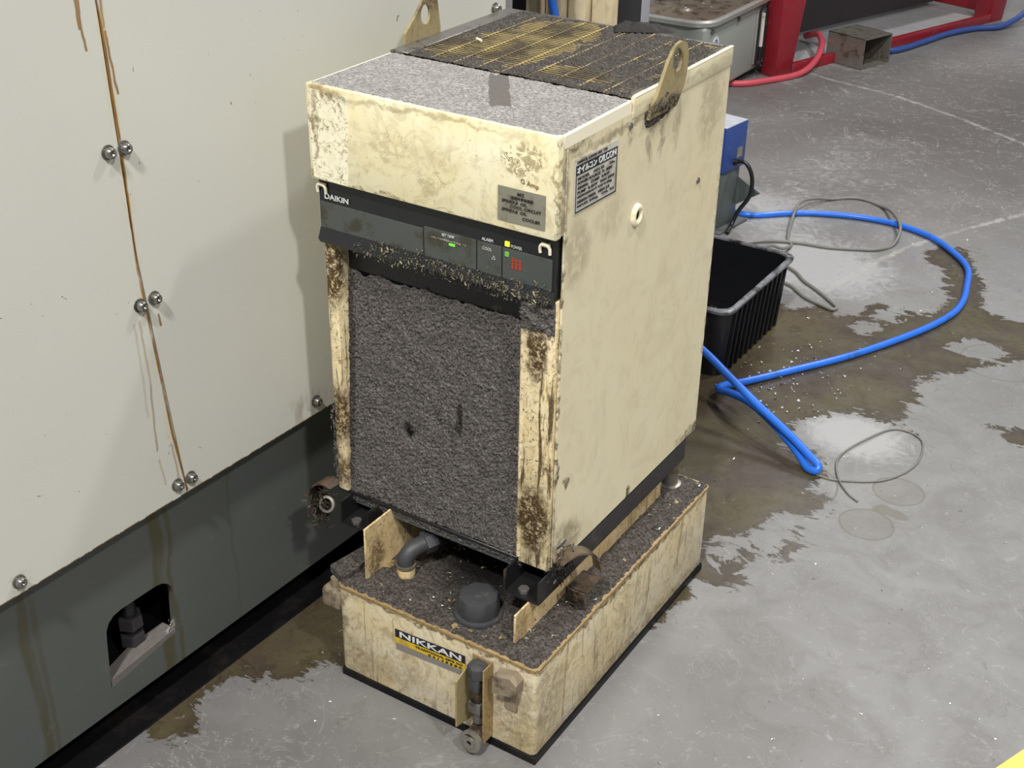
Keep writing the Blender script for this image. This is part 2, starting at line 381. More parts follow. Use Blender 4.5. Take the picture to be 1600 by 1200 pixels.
M['blue_hose'] = plain('blue_hose', (44, 112, 222), 0.3, var=0.12, dirt=(40, 84, 140), dirt_amt=0.15, dscale=12)
M['red_hose'] = plain('red_hose', (196, 78, 90), 0.4, var=0.1)
M['grey_cable'] = plain('grey_cable', (122, 120, 114), 0.5, var=0.2)
M['black_rubber'] = plain('black_rubber', (26, 27, 28), 0.35, var=0.2)
M['black_crate'] = plain('black_crate_plastic', (20, 21, 24), 0.3, var=0.25, dirt=(60, 62, 64), dirt_amt=0.05, stretch=(1, 1, 0.2))
M['crate_rim'] = plain('crate_rim_worn', (110, 112, 116), 0.3, var=0.4, scale=60, dirt=(24, 25, 28), dirt_amt=0.6)
M['blue_box'] = plain('blue_enamel', (48, 74, 140), 0.4, var=0.1, dirt=(120, 130, 160), dirt_amt=-0.1)
M['box_top'] = plain('dusty_grey_top', (176, 180, 188), 0.6, var=0.2)
M['stand_grey'] = plain('dark_grey_stand', (84, 90, 90), 0.45, var=0.12)
M['steel_tank'] = plain('grey_tank_enamel', (158, 162, 156), 0.4, 0.1, var=0.06, scale=8)
M['tray_top'] = plain('oily_tray', (122, 112, 98), 0.35, 0.2, var=0.3, dirt=(80, 72, 60), dirt_amt=0.5)
M['tank_rim'] = plain('brushed_rim', (190, 190, 184), 0.3, 0.5, var=0.1)
M['red_paint'] = plain('red_machine_enamel', (142, 34, 46), 0.35, var=0.12, dirt=(120, 70, 80), dirt_amt=0.1)
M['dark_sheet'] = plain('dark_sheet', (66, 60, 62), 0.6, var=0.15)
M['duct'] = plain('galvanised_duct', (140, 136, 128), 0.35, 0.5, var=0.2, dirt=(110, 98, 84), dirt_amt=0.4)
M['pale_tray'] = plain('dusty_pale_sheet', (168, 168, 170), 0.5, var=0.2, scale=12)
M['beige'] = cream('beige_slab', (206, 192, 164), (120, 100, 72), 0.45, 0.6, yellow=0.4, scale=14)
M['column'] = plain('grey_column_paint', (172, 172, 180), 0.45, var=0.1)
M['yellow_paint'] = plain('yellow_floor_paint', (238, 214, 96), 0.5, var=0.12)
M['cap'] = plain('black_cap_plastic', (62, 63, 66), 0.5, var=0.15, bump=0.0003, dirt=(84, 80, 76), dirt_amt=0.2)
def led(name, rgb, s):
    g = G(name); return g.done(lin(rgb), 0.4, emit=lin(rgb), estr=s)
M['led_green'] = led('green_lamp', (90, 230, 50), 1.2); M['led_yellow'] = led('yellow_lamp', (236, 232, 50), 1.0)
M['led_dim'] = led('dim_green_lamp', (96, 160, 66), 0.35)

def lint_mat(name, dark, light, specks=0.3, scale=420, blobs=(), dk=(30, 27, 24)):
    g = G(name); a = g.noise(scale, 5, 0.75, 0.6); b = g.noise(scale * 0.22, 4, 0.6)
    col = g.mix(g.ss(a, 0.34, 0.68), lin(dark), lin(light))
    col = g.mix(g.m('MULTIPLY', g.ss(b, 0.4, 0.7), 0.35), col, lin(dark))
    col = g.mix(g.m('MULTIPLY', g.ss(g.noise(scale * 0.7, 2, 0.5, 1.5), 0.66, 0.74), specks), col, lin((190, 184, 176)))
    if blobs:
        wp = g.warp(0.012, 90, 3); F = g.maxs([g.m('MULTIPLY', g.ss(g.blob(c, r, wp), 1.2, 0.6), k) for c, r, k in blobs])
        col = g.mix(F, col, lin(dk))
    g.bump(g.m('ADD', a, g.m('MULTIPLY', b, 0.8)), 0.003, 0.9)
    return g.done(col, 0.85, spec=0.15)
M['filter_lint'] = lint_mat('matted_grey_lint', (66, 62, 60), (150, 144, 140), 0.5, 420,
    [((-0.238, 0.02, 0.388), (0.010, 0.06, 0.017), 0.6), ((-0.155, 0.02, 0.43), (0.006, 0.06, 0.030), 0.75), ((-0.19, 0.02, 0.612), (0.17, 0.06, 0.008), 0.6),
     ((-0.335, 0.02, 0.45), (0.008, 0.06, 0.2), 0.6), ((-0.185, 0.02, 0.6), (0.02, 0.05, 0.012), 0.4)])
M['top_dust'] = lint_mat('pale_grey_dust', (122, 118, 116), (190, 186, 183), 0.55, 230)
M['top_lint'] = lint_mat('dark_top_lint', (54, 50, 47), (116, 110, 104), 0.2, 380)
M['tank_dirt_and_shade'] = lint_mat('oily_dirt_and_shade', (48, 44, 42), (118, 110, 104), 0.12, 240, [((-0.13, 0.17, 0.165), (0.115, 0.19, 0.03), 0.93)], (12, 11, 11))  # black blob paints the cabinet's shade into the oily dirt
def mat_dust_band():
    g = G('darker_dust'); a = g.noise(260, 4, 0.7)
    return g.done(g.mix(a, lin((80, 76, 73)), lin((118, 113, 109))), 0.8, spec=0.2)
M['dust_band'] = mat_dust_band()
def mat_wire():
    g = G('yellow_wire'); a = g.noise(14, 4, 0.6)
    return g.done(g.mix(g.ss(a, 0.4, 0.6), lin((96, 84, 60)), lin((176, 156, 100))), 0.6, 0.1)
M['wire'] = mat_wire()

def mat_wall(plinth=False):
    g = G('machine_plinth_enamel' if plinth else 'machine_white_enamel').local()
    x, y, z = g.xyz()
    big = g.noise(3.0, 4, 0.5)
    if not plinth:
        col = g.mix(big, lin((208, 207, 196)), lin((196, 196, 190)))
        wp = g.warp(0.010, 22, 4, g.v('MULTIPLY', g.pos, (0, 1, 1)))
        wpf = g.v('MULTIPLY', wp, (0, 1, 1))
        P = [(0, -0.228, 0.985), (0, -0.2246, 0.93), (0, -0.2219, 0.81), (0, -0.2214, 0.668), (0, -0.2107, 0.542), (0, -0.2015, 0.425), (0, -0.189, 0.335)]
        SE = [g.seg(a, b, g.v('ADD', g.v('MULTIPLY', g.pos, (0, 1, 1)), g.v('SCALE', g.v('SUBTRACT', wpf, g.v('MULTIPLY', g.pos, (0, 1, 1))), scale=0.25))) for a, b in zip(P, P[1:])]
        seam = g.mins(SE)
        nz = g.noise(60, 3, 0.6, stretch=(1, 1, 0.3))
        f1 = g.m('MULTIPLY', g.ss(seam, 0.0030, 0.0008), g.ss(nz, 0.25, 0.5))
        runs = [((0, -0.2527, 0.99), (0, -0.2515, 0.935), 0.9), ((0, -0.2555, 0.99), (0, -0.254, 0.96), 0.9), ((0, -0.2225, 0.95), (0, -0.2155, 0.88), 0.9), ((0, -0.2225, 0.99), (0, -0.2235, 0.955), 0.8),
                ((0, -0.2304, 0.60), (0, -0.2257, 0.51), 0.4), ((0, -0.2257, 0.51), (0, -0.2290, 0.415), 0.55), ((0, -0.238, 0.60), (0, -0.236, 0.47), 0.25), ((0, -0.228, 0.4), (0, -0.222, 0.36), 0.35), ((0, -0.1995, 0.600), (0, -0.1985, 0.585), 0.9), ((0, -0.206, 0.41), (0, -0.198, 0.345), 0.5)]
        F = [f1]
        for a, b, k in runs:
            F.append(g.m('MULTIPLY', g.ss(g.seg(a, b, wpf), 0.0026, 0.0006), k))
        f = g.maxs(F)
        halo = g.m('MULTIPLY', g.ss(seam, 0.014, 0.002), g.m('MULTIPLY', g.ss(nz, 0.45, 0.7), 0.35))
        col = g.mix(halo, col, lin((196, 178, 128)))
        col = g.mix(f, col, g.mix(g.noise(25, 3), lin((92, 52, 24)), lin((168, 124, 48))))
        low = g.m('MULTIPLY', g.ss(z, 0.3322, 0.3306), g.ss(g.noise(70, 4, 0.6), 0.38, 0.5))
        col = g.mix(low, col, lin((120, 92, 56)))
        smear = g.m('MULTIPLY', g.m('MULTIPLY', g.ss(g.blob((0, 0.045, 0.35), (0.2, 0.05, 0.03), wpf), 1.2, 0.2), g.ss(g.noise(50, 4, 0.6, stretch=(1, 1, .3)), 0.42, 0.62)), 0.5)
        smear2 = g.m('MULTIPLY', g.m('MULTIPLY', g.ss(g.blob((0, -0.455, 0.345), (0.2, 0.02, 0.016), wpf), 1.2, 0.2), g.ss(g.noise(80, 4, 0.6), 0.42, 0.6)), 0.6)
        col = g.mix(g.m('MAXIMUM', smear, smear2), col, lin((132, 120, 96)))
        sp = g.ss(g.noise(55, 2, 0.4, 2.5), 0.775, 0.79)
        col = g.mix(g.m('MULTIPLY', sp, 0.8), col, lin((90, 84, 74)))
        g.bump(g.noise(5, 2), 0.004, 0.25)
        return g.done(col, 0.38, spec=0.4)
    col = g.mix(big, lin((93, 97, 95)), lin((81, 84, 80)))
    F = []
    for yy, wd, k in ((-0.236, 0.014, 0.75), (-0.445, 0.012, 0.65), (-0.215, 0.006, 0.5), (-0.10, 0.004, 0.3), (-0.43, 0.006, 0.4)):
        yw = g.m('ADD', y, g.m('MULTIPLY', g.m('SUBTRACT', g.noise(9, 3, stretch=(1, 1, 1)), 0.5), 0.035))
        F.append(g.m('MULTIPLY', g.ss(g.m('ABSOLUTE', g.m('SUBTRACT', yw, yy)), wd, wd * 0.3), k))
    f = g.m('MULTIPLY', g.maxs(F), g.ss(g.noise(40, 3, stretch=(1, 1, .15)), 0.3, 0.6, 0.4, 1))
    col = g.mix(f, col, lin((74, 66, 34)))
    col = g.mix(g.m('MULTIPLY', g.ss(g.noise(30, 5, 0.7), 0.62, 0.7), 0.35), col, lin((112, 112, 104)))
    return g.done(col, 0.42, spec=0.35)
M['wall'] = mat_wall(); M['plinth'] = mat_wall(True)
M['ledge'] = plain('dusty_ledge', (108, 102, 99), 0.7, var=0.3, scale=120, bump=0.0006)

def mat_floor():
    g = G('oily_concrete')
    wet = g.attr('wet'); crack = g.attr('crack'); pale = g.attr('pale'); dark = g.attr('darkness')
    n1 = g.noise(1.6, 5, 0.6, 0.6); n2 = g.noise(9, 6, 0.65, 1.2); n3 = g.noise(60, 5, 0.7); nl = g.noise(22, 5, 0.65, 2.0)
    base = g.mix(g.ss(n1, 0.3, 0.7), lin((112, 110, 109)), lin((136, 135, 134)))
    base = g.mix(g.m('MULTIPLY', g.ss(n2, 0.42, 0.7), 0.35), base, lin((100, 97, 94)))
    base = g.mix(g.m('MULTIPLY', dark, 0.8), base, lin((74, 69, 67)))
    base = g.mix(g.m('MULTIPLY', g.ss(g.m('ADD', pale, g.m('MULTIPLY', g.m('SUBTRACT', nl, 0.5), 0.9)), 0.35, 0.8), 0.7), base, lin((172, 172, 172)))
    base = g.mix(g.m('MULTIPLY', g.ss(nl, 0.60, 0.72), 0.3), base, lin((168, 167, 166)))
    base = g.mix(g.m('MULTIPLY', g.ss(n3, 0.64, 0.72), 0.45), base, lin((196, 194, 190)))
    sc = g.noise(5.5, 5, 0.6, 1.6); sc2 = g.noise(15, 4, 0.6, 2.4, stretch=(1, 0.7, 1))
    l1 = g.m('MULTIPLY', g.ss(g.m('ABSOLUTE', g.m('SUBTRACT', sc, 0.5)), 0.010, 0.002), g.ss(n3, 0.42, 0.56))
    l2 = g.m('MULTIPLY', g.ss(g.m('ABSOLUTE', g.m('SUBTRACT', sc2, 0.56)), 0.012, 0.003), g.ss(n2, 0.48, 0.60))
    base = g.mix(g.m('MULTIPLY', g.m('MAXIMUM', l1, l2), g.ss(dark, 0.0, 0.5, 0.12, 0.42)), base, lin((188, 186, 183)))
    spk = g.ss(g.noise(130, 3, 0.6, 1.0), 0.69, 0.74)
    base = g.mix(g.m('MULTIPLY', spk, 0.35), base, lin((196, 194, 190)))
    base = g.mix(g.m('MULTIPLY', g.ss(g.noise(38, 4, 0.65, 1.4), 0.62, 0.72), 0.5), base, lin((92, 89, 86)))
    ck = g.ss(g.m('ADD', crack, g.m('MULTIPLY', g.m('SUBTRACT', g.noise(34, 5, 0.7, 1.0), 0.5), 0.035)), 0.012, 0.002)
    base = g.mix(g.m('MULTIPLY', ck, g.ss(n2, 0.35, 0.6, 0.15, 0.75)), base, lin((170, 167, 162)))
    rw = g.warp(0.008, 14, 3); RG = []; IN = []
    for cx_, cy_, rr_ in ((0.236, 0.858, 0.045), (0.222, 0.727, 0.046), (0.262, 1.47, 0.085), (0.07, 0.78, 0.075)):
        dd = g.v('LENGTH', g.v('SUBTRACT', rw, (cx_, cy_, 0))); RG.append(g.ss(g.m('ABSOLUTE', g.m('SUBTRACT', dd, rr_)), 0.0032, 0.0012))
        if rr_ < 0.05: IN.append(g.m('MULTIPLY', g.ss(dd, rr_, rr_ - 0.004), 0.35))
    blot = g.ss(g.blob((0.245, 0.785, 0), (0.035, 0.016, 0.1), g.warp(0.03, 50, 4)), 1.1, 0.8)
    base = g.mix(g.maxs(IN + [g.m('MULTIPLY', blot, 0.8)]), base, lin((104, 100, 90)))
    rn = g.maxs(RG)
    base = g.mix(g.m('MULTIPLY', rn, 0.85), base, lin((104, 102, 92)))
    e = g.m('ADD', wet, g.m('MULTIPLY', g.m('SUBTRACT', g.noise(17, 6, 0.75, 0.9, stretch=(0.7, 1.3, 1)), 0.5), 0.17))
    e = g.m('ADD', e, g.m('MULTIPLY', g.m('SUBTRACT', g.noise(90, 3, 0.6), 0.5), 0.03))
    wf = g.ss(e, -0.002, 0.006)
    wcol = g.mix(g.ss(g.noise(7, 4, 0.6, 0.8), 0.35, 0.65), lin((74, 64, 54)), lin((84, 77, 56)))
    wcol = g.mix(g.m('MULTIPLY', g.ss(g.noise(34, 5, 0.7, 1.5), 0.5, 0.68), 0.6), wcol, lin((58, 50, 40)))
    wcol = g.mix(g.m('MULTIPLY', g.ss(g.noise(48, 4, 0.7, 1.0), 0.66, 0.72), 0.5), wcol, lin((150, 146, 132)))
    wcol = g.mix(g.ss(e, 0.03, 0.004, 0, 0.45), wcol, lin((52, 44, 34)))
    col = g.mix(wf, base, wcol)
    ro = g.m('ADD', g.m('MULTIPLY', wf, -0.24), g.ss(n2, 0.3, 0.7, 0.44, 0.54))
    g.bump(g.m('ADD', g.m('MULTIPLY', n3, 0.6), g.m('MULTIPLY', n2, 0.4)), 0.0008, 0.3)
    return g.done(col, ro, spec=0.5)
M['floor'] = mat_floor()

# ------------------------------------------------------------------ floor with stain and tone maps measured on the ground
def sdf_poly(X, Y, poly):
    P = np.array(poly); Q = np.roll(P, -1, 0); d = np.full(X.shape, 9.0); inside = np.zeros(X.shape, bool)
    for (ax, ay), (bx, by) in zip(P, Q):
        ex, ey = bx - ax, by - ay; wx, wy = X - ax, Y - ay
        h = np.clip((wx * ex + wy * ey) / (ex * ex + ey * ey + 1e-12), 0, 1)
        d = np.minimum(d, np.hypot(wx - ex * h, wy - ey * h))
        c = ((ay <= Y) & (by > Y)) | ((by <= Y) & (ay > Y))
        xi = ax + (Y - ay) / (by - ay + 1e-12) * ex; inside ^= c & (X < xi)
    return np.where(inside, d, -d)
def d_line(X, Y, pts):
    d = np.full(X.shape, 9.0)
    for (ax, ay), (bx, by) in zip(pts, pts[1:]):
        ex, ey = bx - ax, by - ay; wx, wy = X - ax, Y - ay
        h = np.clip((wx * ex + wy * ey) / (ex * ex + ey * ey + 1e-12), 0, 1)
        d = np.minimum(d, np.hypot(wx - ex * h, wy - ey * h))
    return d
def build_floor():
    xs = np.concatenate([[-9, -5, -3, -2, -1.5], np.arange(-1.1, 0.75, 0.010), [0.8, 1.0, 1.5, 3, 6]])
    ys = np.concatenate([[-5, -3, -1.5, -0.8], np.arange(-0.5, 3.5, 0.011), [3.6, 4, 5, 7, 12]])
    X, Y = np.meshgrid(xs, ys); nx, ny = len(xs), len(ys)
    co = np.stack([X.ravel(), Y.ravel(), np.zeros(X.size)], 1)
    me = bpy.data.meshes.new('floor')
    idx = np.arange(nx * ny).reshape(ny, nx)
    F = np.stack([idx[:-1, :-1], idx[:-1, 1:], idx[1:, 1:], idx[1:, :-1]], -1).reshape(-1, 4)
    me.vertices.add(len(co)); me.vertices.foreach_set('co', co.ravel())
    me.loops.add(F.size); me.loops.foreach_set('vertex_index', F.ravel().astype(np.int32))
    me.polygons.add(len(F)); me.polygons.foreach_set('loop_start', np.arange(0, F.size, 4, dtype=np.int32))
    me.update(calc_edges=True)
    wetA = [(-0.05, 0.23), (0.023, 0.2286), (0.042, 0.333), (0.0468, 0.4045), (0.1167, 0.4391), (0.118, 0.4721), (0.082, 0.4892), (0.098, 0.5314), (0.1507, 0.556), (0.158, 0.6148),
            (0.1193, 0.6334), (0.1457, 0.6853), (0.1491, 0.7226), (0.1442, 0.7673), (0.1175, 0.7739), (0.1131, 0.8339), (0.0609, 0.9049), (0.016, 0.8883), (-0.0122, 0.9254),
            (-0.0104, 0.9699), (-0.0012, 1.0205), (0.0666, 1.0813), (0.1534, 1.0951), (0.2002, 1.0687), (0.1533, 1.1552), (0.1587, 1.221), (0.1254, 1.2627), (0.1743, 1.3456),
            (0.1984, 1.3789), (0.3011, 1.5003), (0.42, 1.6), (0.40, 1.74), (0.2667, 1.70), (0.1682, 1.691), (0.1137, 1.8651), (0.0261, 2.0392), (-0.0475, 2.0383), (-0.0628, 1.9533), (0.0072, 1.8827),
            (0.0805, 1.713), (0.0451, 1.6069), (-0.0453, 1.6062), (-0.0709, 1.5477), (-0.1083, 1.4821), (-0.1656, 1.5115), (-0.2124, 1.4713), (-0.6, 1.5), (-0.7, 0.9), (-0.5, 0.25)]
    wetB = [(-0.411, 0.0699), (-0.29, 0.0), (-0.3079, -0.0605), (-0.3424, -0.075), (-0.3485, -0.1041), (-0.3628, -0.1301), (-0.3886, -0.1635), (-0.415, -0.1482), (-0.4293, -0.2066), (-0.4039, -0.2521),
            (-0.3958, -0.2916), (-0.4289, -0.3134), (-0.50, -0.30), (-0.50, 0.1)]
    wetC = [(0.30, 1.17), (0.36, 1.20), (0.5, 1.28), (0.5, 1.20), (0.38, 1.14)]
    wet = np.maximum(np.maximum(sdf_poly(X, Y, wetA), sdf_poly(X, Y, wetB)), sdf_poly(X, Y, wetC))
    for cx, cy, rx, ry in ((-0.035, 1.45, 0.035, 0.035), (0.20, 1.50, 0.055, 0.05), (-0.02, 1.56, 0.03, 0.05), (0.10, 0.62, 0.03, 0.05), (0.055, 0.52, 0.03, 0.04), (0.02, 1.70, 0.05, 0.05)):
        wet = np.minimum(wet, (np.hypot((X - cx) / rx, (Y - cy) / ry) - 1) * min(rx, ry))
    wet = np.clip(wet, -0.2, 0.2)
    crack = np.minimum(d_line(X, Y, [(-0.9396, 3.3372), (-0.8003, 3.2889), (-0.5505, 3.2342), (-0.2973, 3.1143), (-0.0586, 2.9733), (0.3, 2.8)]),
                       d_line(X, Y, [(0.3, 2.62), (0.0884, 2.3714), (0.0084, 2.2227), (-0.1027, 1.9751), (-0.144, 1.802), (-0.1823, 1.5966)]))
    def g2(cx, cy, sx, sy): return np.exp(-((X - cx) / sx) ** 2 - ((Y - cy) / sy) ** 2)
    pale = np.clip(g2(-0.25, 1.72, 0.22, 0.2) + g2(0.10, 1.0, 0.11, 0.10) + 0.45 * g2(-0.45, 2.35, 0.3, 0.3) + 0.3 * g2(0.35, 0.9, 0.15, 0.4) + 0.6 * g2(-0.55, 2.0, 0.2, 0.15) + 0.7 * g2(-0.8, 3.52, 0.16, 0.12) + 0.6 * g2(-0.95, 3.2, 0.12, 0.1) + 0.35 * g2(-0.5, 2.75, 0.3, 0.2), 0, 1)
    dark = np.clip(g2(0.1, 3.3, 1.0, 0.75) + 0.35 * g2(-0.2, 2.6, 0.8, 0.5) + 0.3 * g2(-0.3, -0.35, 0.35, 0.3), 0, 1)
    for nm, a in (('wet', wet), ('crack', crack), ('pale', pale), ('darkness', dark)):
        at = me.attributes.new(nm, 'FLOAT', 'POINT'); at.data.foreach_set('value', a.ravel().astype(np.float32))
    o = link_mesh('floor', me, M['floor'], None); o['kind'] = 'structure'
    return o
build_floor()

# ------------------------------------------------------------------ white machine enclosure on the left
enc = thing('machine_enclosure', 'large white machine enclosure with rust-streaked seam and dark grey plinth on the left', 'machine', (-0.4386, 0, 0), rotz=-math.atan(0.036), local=True)
Z0, Z1, YE = 0.33, 2.1, 0.5425
b = B(); prism(b, [(-2.6, Z0), (-0.1905, Z0), (-0.2226, 0.70), (-0.2292, 0.99), (-0.2292, Z1), (-2.6, Z1)], 0, -0.02, 0.0)
obj('side_panel', b, M['wall'], enc, smooth=False)
b = B(); prism(b, [(-0.1885, Z0), (YE, Z0), (YE, Z1), (-0.2272, Z1), (-0.2272, 0.99), (-0.2206, 0.70)], 0, -0.02, 0.0)
obj('side_panel', b, M['wall'], enc, smooth=False)
b = B(); box(b, -1.6, -0.021, -2.59, YE - 0.003, 0.316, Z1 - 0.01); obj('inner_body', b, M['plinth'], enc, smooth=False)
# plinth plate with the arched jacking opening
outer = [(-2.58, 0.045), (YE - 0.02, 0.045), (YE - 0.02, 0.318), (-2.58, 0.318)]
inner = [(-0.339, 0.082), (-0.219, 0.100), (-0.2150, 0.165), (-0.2165, 0.176), (-0.2225, 0.186), (-0.232, 0.1925), (-0.244, 0.195), (-0.304, 0.195), (-0.317, 0.1925), (-0.326, 0.186), (-0.3315, 0.176), (-0.333, 0.165)]
b = B(); plate_hole(b, outer, inner, 0, -0.036, -0.025); plinth = obj('plinth', b, M['plinth'], enc, smooth=False)
b = B(); box(b, -0.15, -0.04, -0.36, -0.20, 0.07, 0.078); box(b, -0.155, -0.15, -0.36, -0.20, 0.07, 0.22); box(b, -0.15, -0.04, -0.365, -0.36, 0.07, 0.22); box(b, -0.15, -0.04, -0.20, -0.195, 0.07, 0.22); box(b, -0.15, -0.04, -0.36, -0.20, 0.22, 0.225)
obj('jacking_recess', b, M['black_void'], plinth, smooth=False)
b = B(); prism(b, [(-0.046, -0.332), (-0.0255, -0.337), (-0.0255, -0.220), (-0.050, -0.222), (-0.055, -0.28)], 2, 0.079, 0.088)
for v in b.verts:
    if v.co.z > 0.08: v.co.z += 0.006 + (v.co.y + 0.338) * 0.10
obj('dusty_ledge', b, M['ledge'], plinth, smooth=False)
jb = []
b = B(); cyl(b, (-0.060, -0.268, 0.10), (-0.060, -0.268, 0.20), 0.011, 16); jk = obj('jack_bolt', b, M['black_steel'], enc)
b = B(); cyl(b, (-0.060, -0.268, 0.098), (-0.060, -0.268, 0.118), 0.0185, 6, bev=0.0015); obj('nut', b, M['dark_nut'], jk, smooth=False)
b = B(); cyl(b, (-0.060, -0.268, 0.127), (-0.060, -0.268, 0.147), 0.0185, 6, bev=0.0015); obj('nut', b, M['dark_nut'], jk, smooth=False)
b = B(); box(b, -1.2, 0.0, -2.59, YE - 0.01, 0.0, 0.0025, 0.001, 1); obj('shade_strip', b, M['strip'], enc, smooth=False, label='black strip painting in the shade along the machine foot')  # black strip stands in for the shade under the machine edge
b = B(); box(b, -1.55, -0.10, -2.5, YE - 0.06, 0.0025, 0.05); obj('underframe', b, M['black_void'], enc, smooth=False)
# core behind the plate; the recess stays hollow: the core sits behind it
b = B()
for y0, y1 in ((-2.55, -0.37), (-0.19, YE - 0.03)): box(b, -1.5, -0.038, y0, y1, 0.047, 0.299)
box(b, -1.5, -0.16, -0.37, -0.19, 0.047, 0.299)
obj('plinth_core', b, M['black_void'], enc, smooth=False)
# panel bolts: one mesh with washer, copied
b = B(); cyl(b, (0, 0, 0), (0.0016, 0, 0), 0.0088, 24); me_w = None
washer_me = bpy.data.meshes.new('washer'); b.to_mesh(washer_me); b.free(); washer_me.materials.append(M['dirty_steel'])
b = B(); lathe(b, [(0.0, 0.0045), (0.0024, 0.0045), (0.0024, 0.0085), (0.0050, 0.0085), (0.0064, 0.0068), (0.0068, 0.0030), (0.0068, 0.0)], (0, 0, 0), (1, 0, 0), 20)
bmesh.ops.recalc_face_normals(b, faces=b.faces); head_me = bpy.data.meshes.new('panel_bolt'); b.to_mesh(head_me); b.free(); head_me.materials.append(M['bolt'])
for p in head_me.polygons: p.use_smooth = True
for y, z in ((-0.241, 0.8185), (-0.2181, 0.8175), (-0.2259, 0.6215), (-0.2034, 0.6231), (-0.2057, 0.3512), (-0.182, 0.3506), (0.0655, 0.3522), (-0.4547, 0.3487), (0.5135, 0.8377)):
    o = bpy.data.objects.new('panel_bolt', head_me); COL.objects.link(o); o.parent = enc; o.location = (0.0014, y, z)
    q = bpy.data.objects.new('washer', washer_me); COL.objects.link(q); q.parent = o; q.location = (-0.0014, 0, 0)
swarf('loose_chips', 45, lambda: ((-0.030, random.gauss(-0.222, 0.008), 0.105 + abs(random.gauss(0, 0.006))), (1, 0, 0)), 0.006, M['chip'], plinth)

# ------------------------------------------------------------------ oil tank (base unit)
tank = thing('oil_tank', 'low cream oil tank with black dirt-caked lid on the floor under the cabinet', 'tank', (-0.13, 0.19, 0.0))
X0, X1, Y0, Y1 = -0.2946, 0.0353, -0.0716, 0.4511; ZB, ZT = 0.012, 0.1655
def rring(bm, x0, x1, y0, y1, z, r, n=5):
    P = []
    for (sx, sy), a0 in (((1, -1), -90), ((1, 1), 0), ((-1, 1), 90), ((-1, -1), 180)):
        X_ = x1 - r if sx > 0 else x0 + r; Y_ = y1 - r if sy > 0 else y0 + r
        for i in range(n + 1):
            a = math.radians(a0 + 90 * i / n); P.append(bm.verts.new((X_ + r * math.cos(a), Y_ + r * math.sin(a), z)))
    return P
def rbody(levels, r):
    b = B(); R = [rring(b, X0 + i, X1 - i, Y0 + i, Y1 - i, z, r) for i, z in levels]
    for p, q in zip(R, R[1:]):
        for k in range(len(p)): b.faces.new((p[k], p[(k + 1) % len(p)], q[(k + 1) % len(p)], q[k]))
    b.faces.new(R[0]); b.faces.new(R[-1]); return b
obj('tank_body', rbody([(0.004, ZB), (0.001, ZB + 0.0015), (0, ZB + 0.004), (0, ZT - 0.006)], 0.0075), M['tank_front'], tank)
obj('lid', rbody([(0, ZT - 0.0058), (-0.0012, ZT - 0.0054), (-0.0012, ZT - 0.0036), (-0.0002, ZT - 0.0034), (-0.0002, ZT - 0.0028), (-0.0015, ZT - 0.0026), (-0.0015, ZT - 0.0006), (-0.0009, ZT)], 0.0085), M['lid'], tank)
b = B(); box(b, X0 - 0.001, X1 + 0.002, Y0 - 0.001, Y1, 0, ZB + 0.001, 0.001, 1); obj('base_shade', b, M['strip'], tank, smooth=False)  # black slab stands in for the shade in the gap under the tank
def tankh(a, c):
    x, y = X0 + 0.0005 + a, Y0 + 0.0005 + c
    h = 0.0018 + 0.0022 * fz(x, y, 3.1, 45, 4) + 0.0012 * fz(x, y, 1.1, 180, 2)
    e = min(x - X0, X1 - x, y - Y0, Y1 - y); r_ = 0.010 - math.hypot(max(0, 0.010 - (x - X0), 0.010 - (X1 - x)), max(0, 0.010 - (y - Y0), 0.010 - (Y1 - y)))
    if min(e, r_) < 0.0012 + 0.0022 * (0.5 + fz(x, y, 9, 110, 3)): return -0.001
    m = max(0, 1 - math.hypot((x + 0.20) / 0.07, (y + 0.03) / 0.03)); h += m * (0.004 + 0.003 * fz(x, y, 0, 90, 3))
    m = max(0, 1 - math.hypot((x + 0.0) / 0.035, (y + 0.05) / 0.025)); h += m * 0.005 * (1 + fz(x, y, 5, 120, 3))
    return max(h, -0.001)
heightgrid('caked_dirt', (X0 + 0.0005, Y0 + 0.0005, ZT), (1, 0, 0), (0, 1, 0), X1 - X0 - 0.001, Y1 - Y0 - 0.001, 190, 290, tankh, M['tank_dirt_and_shade'], tank, kind='stuff')
def top_pt(x0, x1, y0, y1, z): return lambda: ((random.uniform(x0, x1), random.uniform(y0, y1), z), (0, 0, 1))
swarf('metal_chips', 330, top_pt(X0 + 0.02, X1 - 0.01, Y0 + 0.012, Y1 - 0.02, ZT + 0.003), 0.0055, M['chip_dull'], tank)
swarf('bright_chips', 60, top_pt(-0.22, 0.02, Y0 + 0.012, 0.12, ZT + 0.003), 0.006, M['chip'], tank)
# side plates carrying the cabinet
for x, y0, zt in ((-0.018, -0.046, 0.2166), (-0.268, -0.043, 0.2528)):
    b = B(); box(b, x, x + 0.003, y0, 0.378, ZT - 0.001, zt, 0.0008, 1)
    obj('support_plate', b, M['bracket'], tank)
